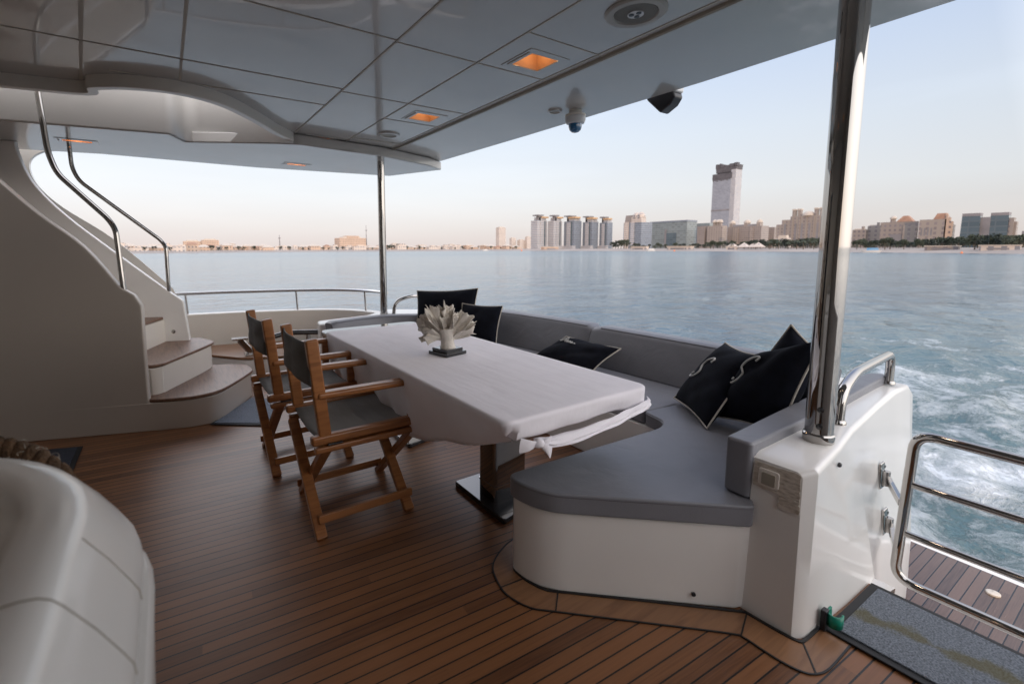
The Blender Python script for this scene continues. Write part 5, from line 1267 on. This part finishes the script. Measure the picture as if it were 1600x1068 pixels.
M['boat_blue'] = simple('boat_cover', (0.12, 0.30, 0.50), 0.5)
for px, d_, lb in ((1052, 0.93, 'orange marker buoy off the beach below the glass blocks'), (1499, 0.96, 'red marker buoy at the quay below the glass pair'), (815, 0.9, 'orange marker buoy left of the apartment row')):
    o = far(px, shore_d(px)*d_); b = B(); b.lathe([(r_*d_s, z_*d_s) for d_s in (shore_d(px)/600,) for r_, z_ in ((0.2, -0.3), (0.9, 0.0), (1.0, 0.5), (0.6, 1.1), (0.15, 1.6), (0.12, 2.2))], o, 12)
    bo = b.build('marker_buoy', M['buoy'], loc=tuple(o)); tag(bo, lb, 'buoy')
def boat(px, D, ln, lb, mat, az):
    o = far(px, D); t_ = thing('moored_boat', lb, 'boat', tuple(o)); m_ = Matrix.Rotation(az, 3, 'Z'); b = B()
    out = [(-0.5, -0.14), (0.25, -0.15), (0.42, -0.08), (0.5, 0), (0.42, 0.08), (0.25, 0.15), (-0.5, 0.14)]
    b.rings([[o+m_ @ Vector((x*ln*sc, y*ln*sc, z)) for x, y in out] for z, sc in ((-0.2, 0.85), (0.5, 0.95), (1.1, 1.0))]); b.build('hull', M['white_plastic'], t_)
    b = B(); b.rings([[o+m_ @ Vector((x*ln*sc-0.08*ln, y*ln*sc, z)) for x, y in out] for z, sc in ((1.1, 0.62), (2.2, 0.5))]); b.build('cabin', M[mat], t_)
boat(1357, shore_d(1357)*0.985, 7.5, 'small boat with blue cover moored right of the thick pole', 'boat_blue', R(120))
boat(758, shore_d(758)*0.96, 9, 'small white boat near the shore left of the slim pale tower', 'white_plastic', R(150))
boat(1015, shore_d(1015)*0.95, 8, 'small white boat off the beach below the arched crown tower', 'white_plastic', R(140))
# ------------------------------------------------------------------ sea
def wave(x, y):
    d = math.hypot(x, y)
    z = 0.0
    f = max(0.0, min(1.0, (220-d)/160))
    if f > 0:
        z += f*(0.050*noise.noise(Vector((x*0.33, y*0.23, 0.3))) + 0.035*noise.noise(Vector((x*0.9+3, y*0.7, 1.7)))*min(1, 60/d))
        if d < 45: z += 0.02*noise.noise(Vector((x*2.4, y*2.0, 4.0)))
    # wake: churned band astern and the two diverging ridges
    yc = y-2.6
    if x > 2:
        core = math.exp(-(yc/(2.6+0.10*x))**4)*math.exp(-max(0, x-6)/22)
        z += core*(0.20*noise.fractal(Vector((x*0.75, y*0.85, 9.1)), 1.0, 2.1, 4)+0.05*noise.noise(Vector((x*3.1, y*3.1, 2))))
        for s_ in (-1, 1):
            r_ = yc - s_*(1.6+0.36*x); a = math.exp(-(r_/0.9)**2)*math.exp(-x/30)
            z += 0.22*a*(0.6+0.6*noise.noise(Vector((x*0.4, y*0.4, 6))))
    return z
ns = 720; radii = [1.8]
while radii[-1] < 9000: radii.append(radii[-1]*1.034 if radii[-1] < 120 else radii[-1]*1.12)
vs = []
for r_ in radii:
    for k in range(ns):
        a = 2*math.pi*k/ns; x, y = r_*math.cos(a), r_*math.sin(a)
        vs.append((x, y, SEA+wave(x, y)))
nr = len(radii)
fs = [(i*ns+k, (i+1)*ns+k, (i+1)*ns+(k+1) % ns, i*ns+(k+1) % ns) for i in range(nr-1) for k in range(ns)]
me = bpy.data.meshes.new('sea'); me.from_pydata(vs, [], fs); me.polygons.foreach_set('use_smooth', [True]*len(me.polygons))
sea = bpy.data.objects.new('sea', me); COL.objects.link(sea); structure(sea)
m, nt, pb_ = new_mat('sea_water'); me.materials.append(m)
setp(pb_, ior=1.42, rough=0.12)
geo = N(nt, 'ShaderNodeNewGeometry'); sx = N(nt, 'ShaderNodeSeparateXYZ'); L(nt, geo.outputs['Position'], sx.inputs[0])
X_, Y_ = sx.outputs[0], sx.outputs[1]
dist = math_n(nt, 'SQRT', math_n(nt, 'ADD', math_n(nt, 'MULTIPLY', X_, X_), math_n(nt, 'MULTIPLY', Y_, Y_)))
def tex(scale, detail, stretch=(1, 1, 1), rough=0.55, dist_=0.0, rz=0.0):
    mp = N(nt, 'ShaderNodeMapping'); mp.inputs['Scale'].default_value = stretch; mp.inputs['Rotation'].default_value = (0, 0, rz); L(nt, geo.outputs['Position'], mp.inputs[0])
    n_ = N(nt, 'ShaderNodeTexNoise'); n_.inputs['Scale'].default_value = scale; n_.inputs['Detail'].default_value = detail; n_.inputs['Roughness'].default_value = rough; n_.inputs['Distortion'].default_value = dist_
    L(nt, mp.outputs[0], n_.inputs['Vector']); return n_.outputs[0]
# wake mask
yc = math_n(nt, 'ABSOLUTE', math_n(nt, 'ADD', Y_, -2.3))
wid = math_n(nt, 'MULTIPLY_ADD', X_, 0.10, 2.9)
lat = math_n(nt, 'SUBTRACT', 1.0, math_n(nt, 'POWER', math_n(nt, 'MINIMUM', math_n(nt, 'DIVIDE', yc, wid), 1.0), 3.0))
lon = math_n(nt, 'SUBTRACT', 1.0, math_n(nt, 'MINIMUM', math_n(nt, 'MULTIPLY', math_n(nt, 'MAXIMUM', math_n(nt, 'ADD', X_, -6.0), 0.0), 1/26), 1.0))
ast = math_n(nt, 'GREATER_THAN', X_, 0.0)
mask = math_n(nt, 'MULTIPLY', math_n(nt, 'MULTIPLY', lat, lon), ast)
fn = tex(0.75, 9, rough=0.68, dist_=1.2); fn2 = tex(3.6, 6, rough=0.7, dist_=0.8)
fn3 = tex(11.0, 4, rough=0.75, dist_=0.5); fo = math_n(nt, 'MULTIPLY_ADD', fn2, 0.42, math_n(nt, 'MULTIPLY_ADD', fn3, 0.22, math_n(nt, 'MULTIPLY_ADD', fn, 0.9, -0.11)))
th = math_n(nt, 'MULTIPLY_ADD', mask, -0.47, 0.98)
foam = math_n(nt, 'MULTIPLY', math_n(nt, 'SUBTRACT', fo, th), 4.5)
foam = math_n(nt, 'MAXIMUM', math_n(nt, 'MINIMUM', foam, 1.0), 0.0)
foam = math_n(nt, 'MULTIPLY', foam, math_n(nt, 'MINIMUM', math_n(nt, 'MULTIPLY', mask, 3.0), 1.0))
aer = math_n(nt, 'MINIMUM', math_n(nt, 'MULTIPLY', mask, 1.3), 1.0)
deep = mixc(nt, aer, (0.06, 0.105, 0.135), (0.075, 0.135, 0.145))
col = mixc(nt, foam, deep, (0.60, 0.64, 0.67)); L(nt, col, pb_.inputs['Base Color'])
rg = math_n(nt, 'MULTIPLY_ADD', foam, 0.55, 0.10)
rg = math_n(nt, 'ADD', rg, math_n(nt, 'MINIMUM', math_n(nt, 'MULTIPLY', dist, 0.0006), 0.12)); L(nt, rg, pb_.inputs['Roughness'])
h1 = tex(2.2, 5, (1, 0.7, 1), rough=0.6, dist_=0.4); h2 = tex(0.45, 5, (0.8, 1.4, 1), dist_=0.6, rz=0.5); h3 = tex(9.0, 3, rough=0.6)
nearf = math_n(nt, 'DIVIDE', 18.0, math_n(nt, 'ADD', dist, 18.0))
h = math_n(nt, 'ADD', math_n(nt, 'MULTIPLY', h1, 0.10), math_n(nt, 'MULTIPLY', h2, 0.42))
h = math_n(nt, 'ADD', h, math_n(nt, 'MULTIPLY', h3, math_n(nt, 'MULTIPLY', nearf, 0.03)))
h = math_n(nt, 'ADD', h, math_n(nt, 'MULTIPLY', foam, 0.05))
bpn = N(nt, 'ShaderNodeBump'); bpn.inputs['Distance'].default_value = 1.0
L(nt, math_n(nt, 'MULTIPLY_ADD', nearf, 0.85, 0.26), bpn.inputs['Strength'])
L(nt, h, bpn.inputs['Height']); L(nt, bpn.outputs[0], pb_.inputs['Normal'])

# ------------------------------------------------------------------ world and sun
SUN_AZ = R(-138); SUN_EL = R(4.5)
world = bpy.data.worlds.new('World'); scene.world = world; world.use_nodes = True
nt = world.node_tree; bg = nt.nodes['Background']
sky = N(nt, 'ShaderNodeTexSky'); sky.sky_type = 'NISHITA'; sky.sun_disc = False; sky.sun_elevation = SUN_EL
sky.sun_rotation = math.pi/2 - SUN_AZ
sky.air_density = 1.0; sky.dust_density = 1.5; sky.ozone_density = 1.0
# pale haze over the Nishita sky, by true direction
tc = N(nt, 'ShaderNodeTexCoord'); sx = N(nt, 'ShaderNodeSeparateXYZ'); L(nt, tc.outputs['Generated'], sx.inputs[0])
el = sx.outputs[2]
SK = 0.10
hz = ramp(nt, math_n(nt, 'MAXIMUM', el, 0.0), [(0.0, (0.81, 0.715, 0.685)), (0.045, (0.87, 0.83, 0.82)), (0.11, (0.91, 0.935, 0.97)), (0.21, (0.84, 0.92, 1.03)), (0.35, (0.68, 0.81, 1.05)), (0.50, (0.52, 0.66, 1.02)), (1.0, (0.36, 0.48, 0.78))])
# brighter towards the left of the view (direction az ~ 85 deg), dimmer to the right
dv = N(nt, 'ShaderNodeVectorMath'); dv.operation = 'DOT_PRODUCT'; L(nt, tc.outputs['Generated'], dv.inputs[0]); dv.inputs[1].default_value = (math.cos(R(95)), math.sin(R(95)), 0)
br = math_n(nt, 'MULTIPLY_ADD', dv.outputs['Value'], 0.20, 0.80)
# added glow lighting the interior: near side (outside the picture), high and port sky
dg = N(nt, 'ShaderNodeVectorMath'); dg.operation = 'DOT_PRODUCT'; L(nt, tc.outputs['Generated'], dg.inputs[0]); dg.inputs[1].default_value = (math.cos(R(-72))*0.97, math.sin(R(-72))*0.97, 0.24)
gl = math_n(nt, 'MAXIMUM', math_n(nt, 'MULTIPLY_ADD', dg.outputs['Value'], 1.25, -0.25), 0.0)
hi = math_n(nt, 'MAXIMUM', math_n(nt, 'MULTIPLY_ADD', el, 2.0, -1.1), 0.0)
port = math_n(nt, 'MAXIMUM', math_n(nt, 'MULTIPLY_ADD', dv.outputs['Value'], 2.2, -1.2), 0.0)
port = math_n(nt, 'MULTIPLY', port, math_n(nt, 'MINIMUM', math_n(nt, 'MAXIMUM', math_n(nt, 'MULTIPLY_ADD', el, 4.0, -0.95), 0.0), 1.0))
ex = (math_n(nt, 'ADD', math_n(nt, 'MULTIPLY', gl, 2.8), math_n(nt, 'MULTIPLY_ADD', hi, 1.2, math_n(nt, 'MULTIPLY', port, 4.5))))
exv = N(nt, 'ShaderNodeVectorMath'); exv.operation = 'SCALE'; exv.inputs[0].default_value = (0.86, 0.80, 0.74); L(nt, ex, exv.inputs['Scale'])
b0 = N(nt, 'ShaderNodeVectorMath'); b0.operation = 'SCALE'; L(nt, hz.outputs[0], b0.inputs[0]); L(nt, br, b0.inputs['Scale'])
b1 = N(nt, 'ShaderNodeVectorMath'); b1.operation = 'ADD'; L(nt, b0.outputs[0], b1.inputs[0]); L(nt, exv.outputs[0], b1.inputs[1])
brm = N(nt, 'ShaderNodeVectorMath'); brm.operation = 'SCALE'; L(nt, b1.outputs[0], brm.inputs[0]); brm.inputs['Scale'].default_value = 1.10/SK
mx = mixc(nt, 0.90, sky.outputs[0], brm.outputs[0])
cl = N(nt, 'ShaderNodeTexNoise'); cl.inputs['Scale'].default_value = 1.6; cl.inputs['Detail'].default_value = 6
mp = N(nt, 'ShaderNodeMapping'); mp.inputs['Scale'].default_value = (1, 1, 7); L(nt, tc.outputs['Generated'], mp.inputs[0]); L(nt, mp.outputs[0], cl.inputs['Vector'])
cf = ramp(nt, cl.outputs[0], [(0.5, (0, 0, 0)), (0.8, (1, 1, 1))])
cs = N(nt, 'ShaderNodeVectorMath'); cs.operation = 'SCALE'; L(nt, mx, cs.inputs[0]); L(nt, math_n(nt, 'MULTIPLY_ADD', cf.outputs[0], 0.06, 1.0), cs.inputs['Scale'])
L(nt, cs.outputs[0], bg.inputs[0]); bg.inputs[1].default_value = SK
sun = bpy.data.lights.new('sun', 'SUN'); so = bpy.data.objects.new('sun', sun); COL.objects.link(so)
sun.energy = 1.5; sun.angle = R(0.5); sun.color = (1.0, 0.66, 0.40)
sd = Vector((math.cos(SUN_AZ)*math.cos(SUN_EL), math.sin(SUN_AZ)*math.cos(SUN_EL), math.sin(SUN_EL)))
so.rotation_euler = sd.to_track_quat('Z', 'Y').to_euler()

scene.view_settings.view_transform = 'Standard'; scene.view_settings.look = 'None'; scene.view_settings.exposure = 0
scene.cycles.max_bounces = 8; scene.cycles.glossy_bounces = 5; scene.cycles.diffuse_bounces = 5
for o in bpy.data.objects:
    if '_base' in o: del o['_base']
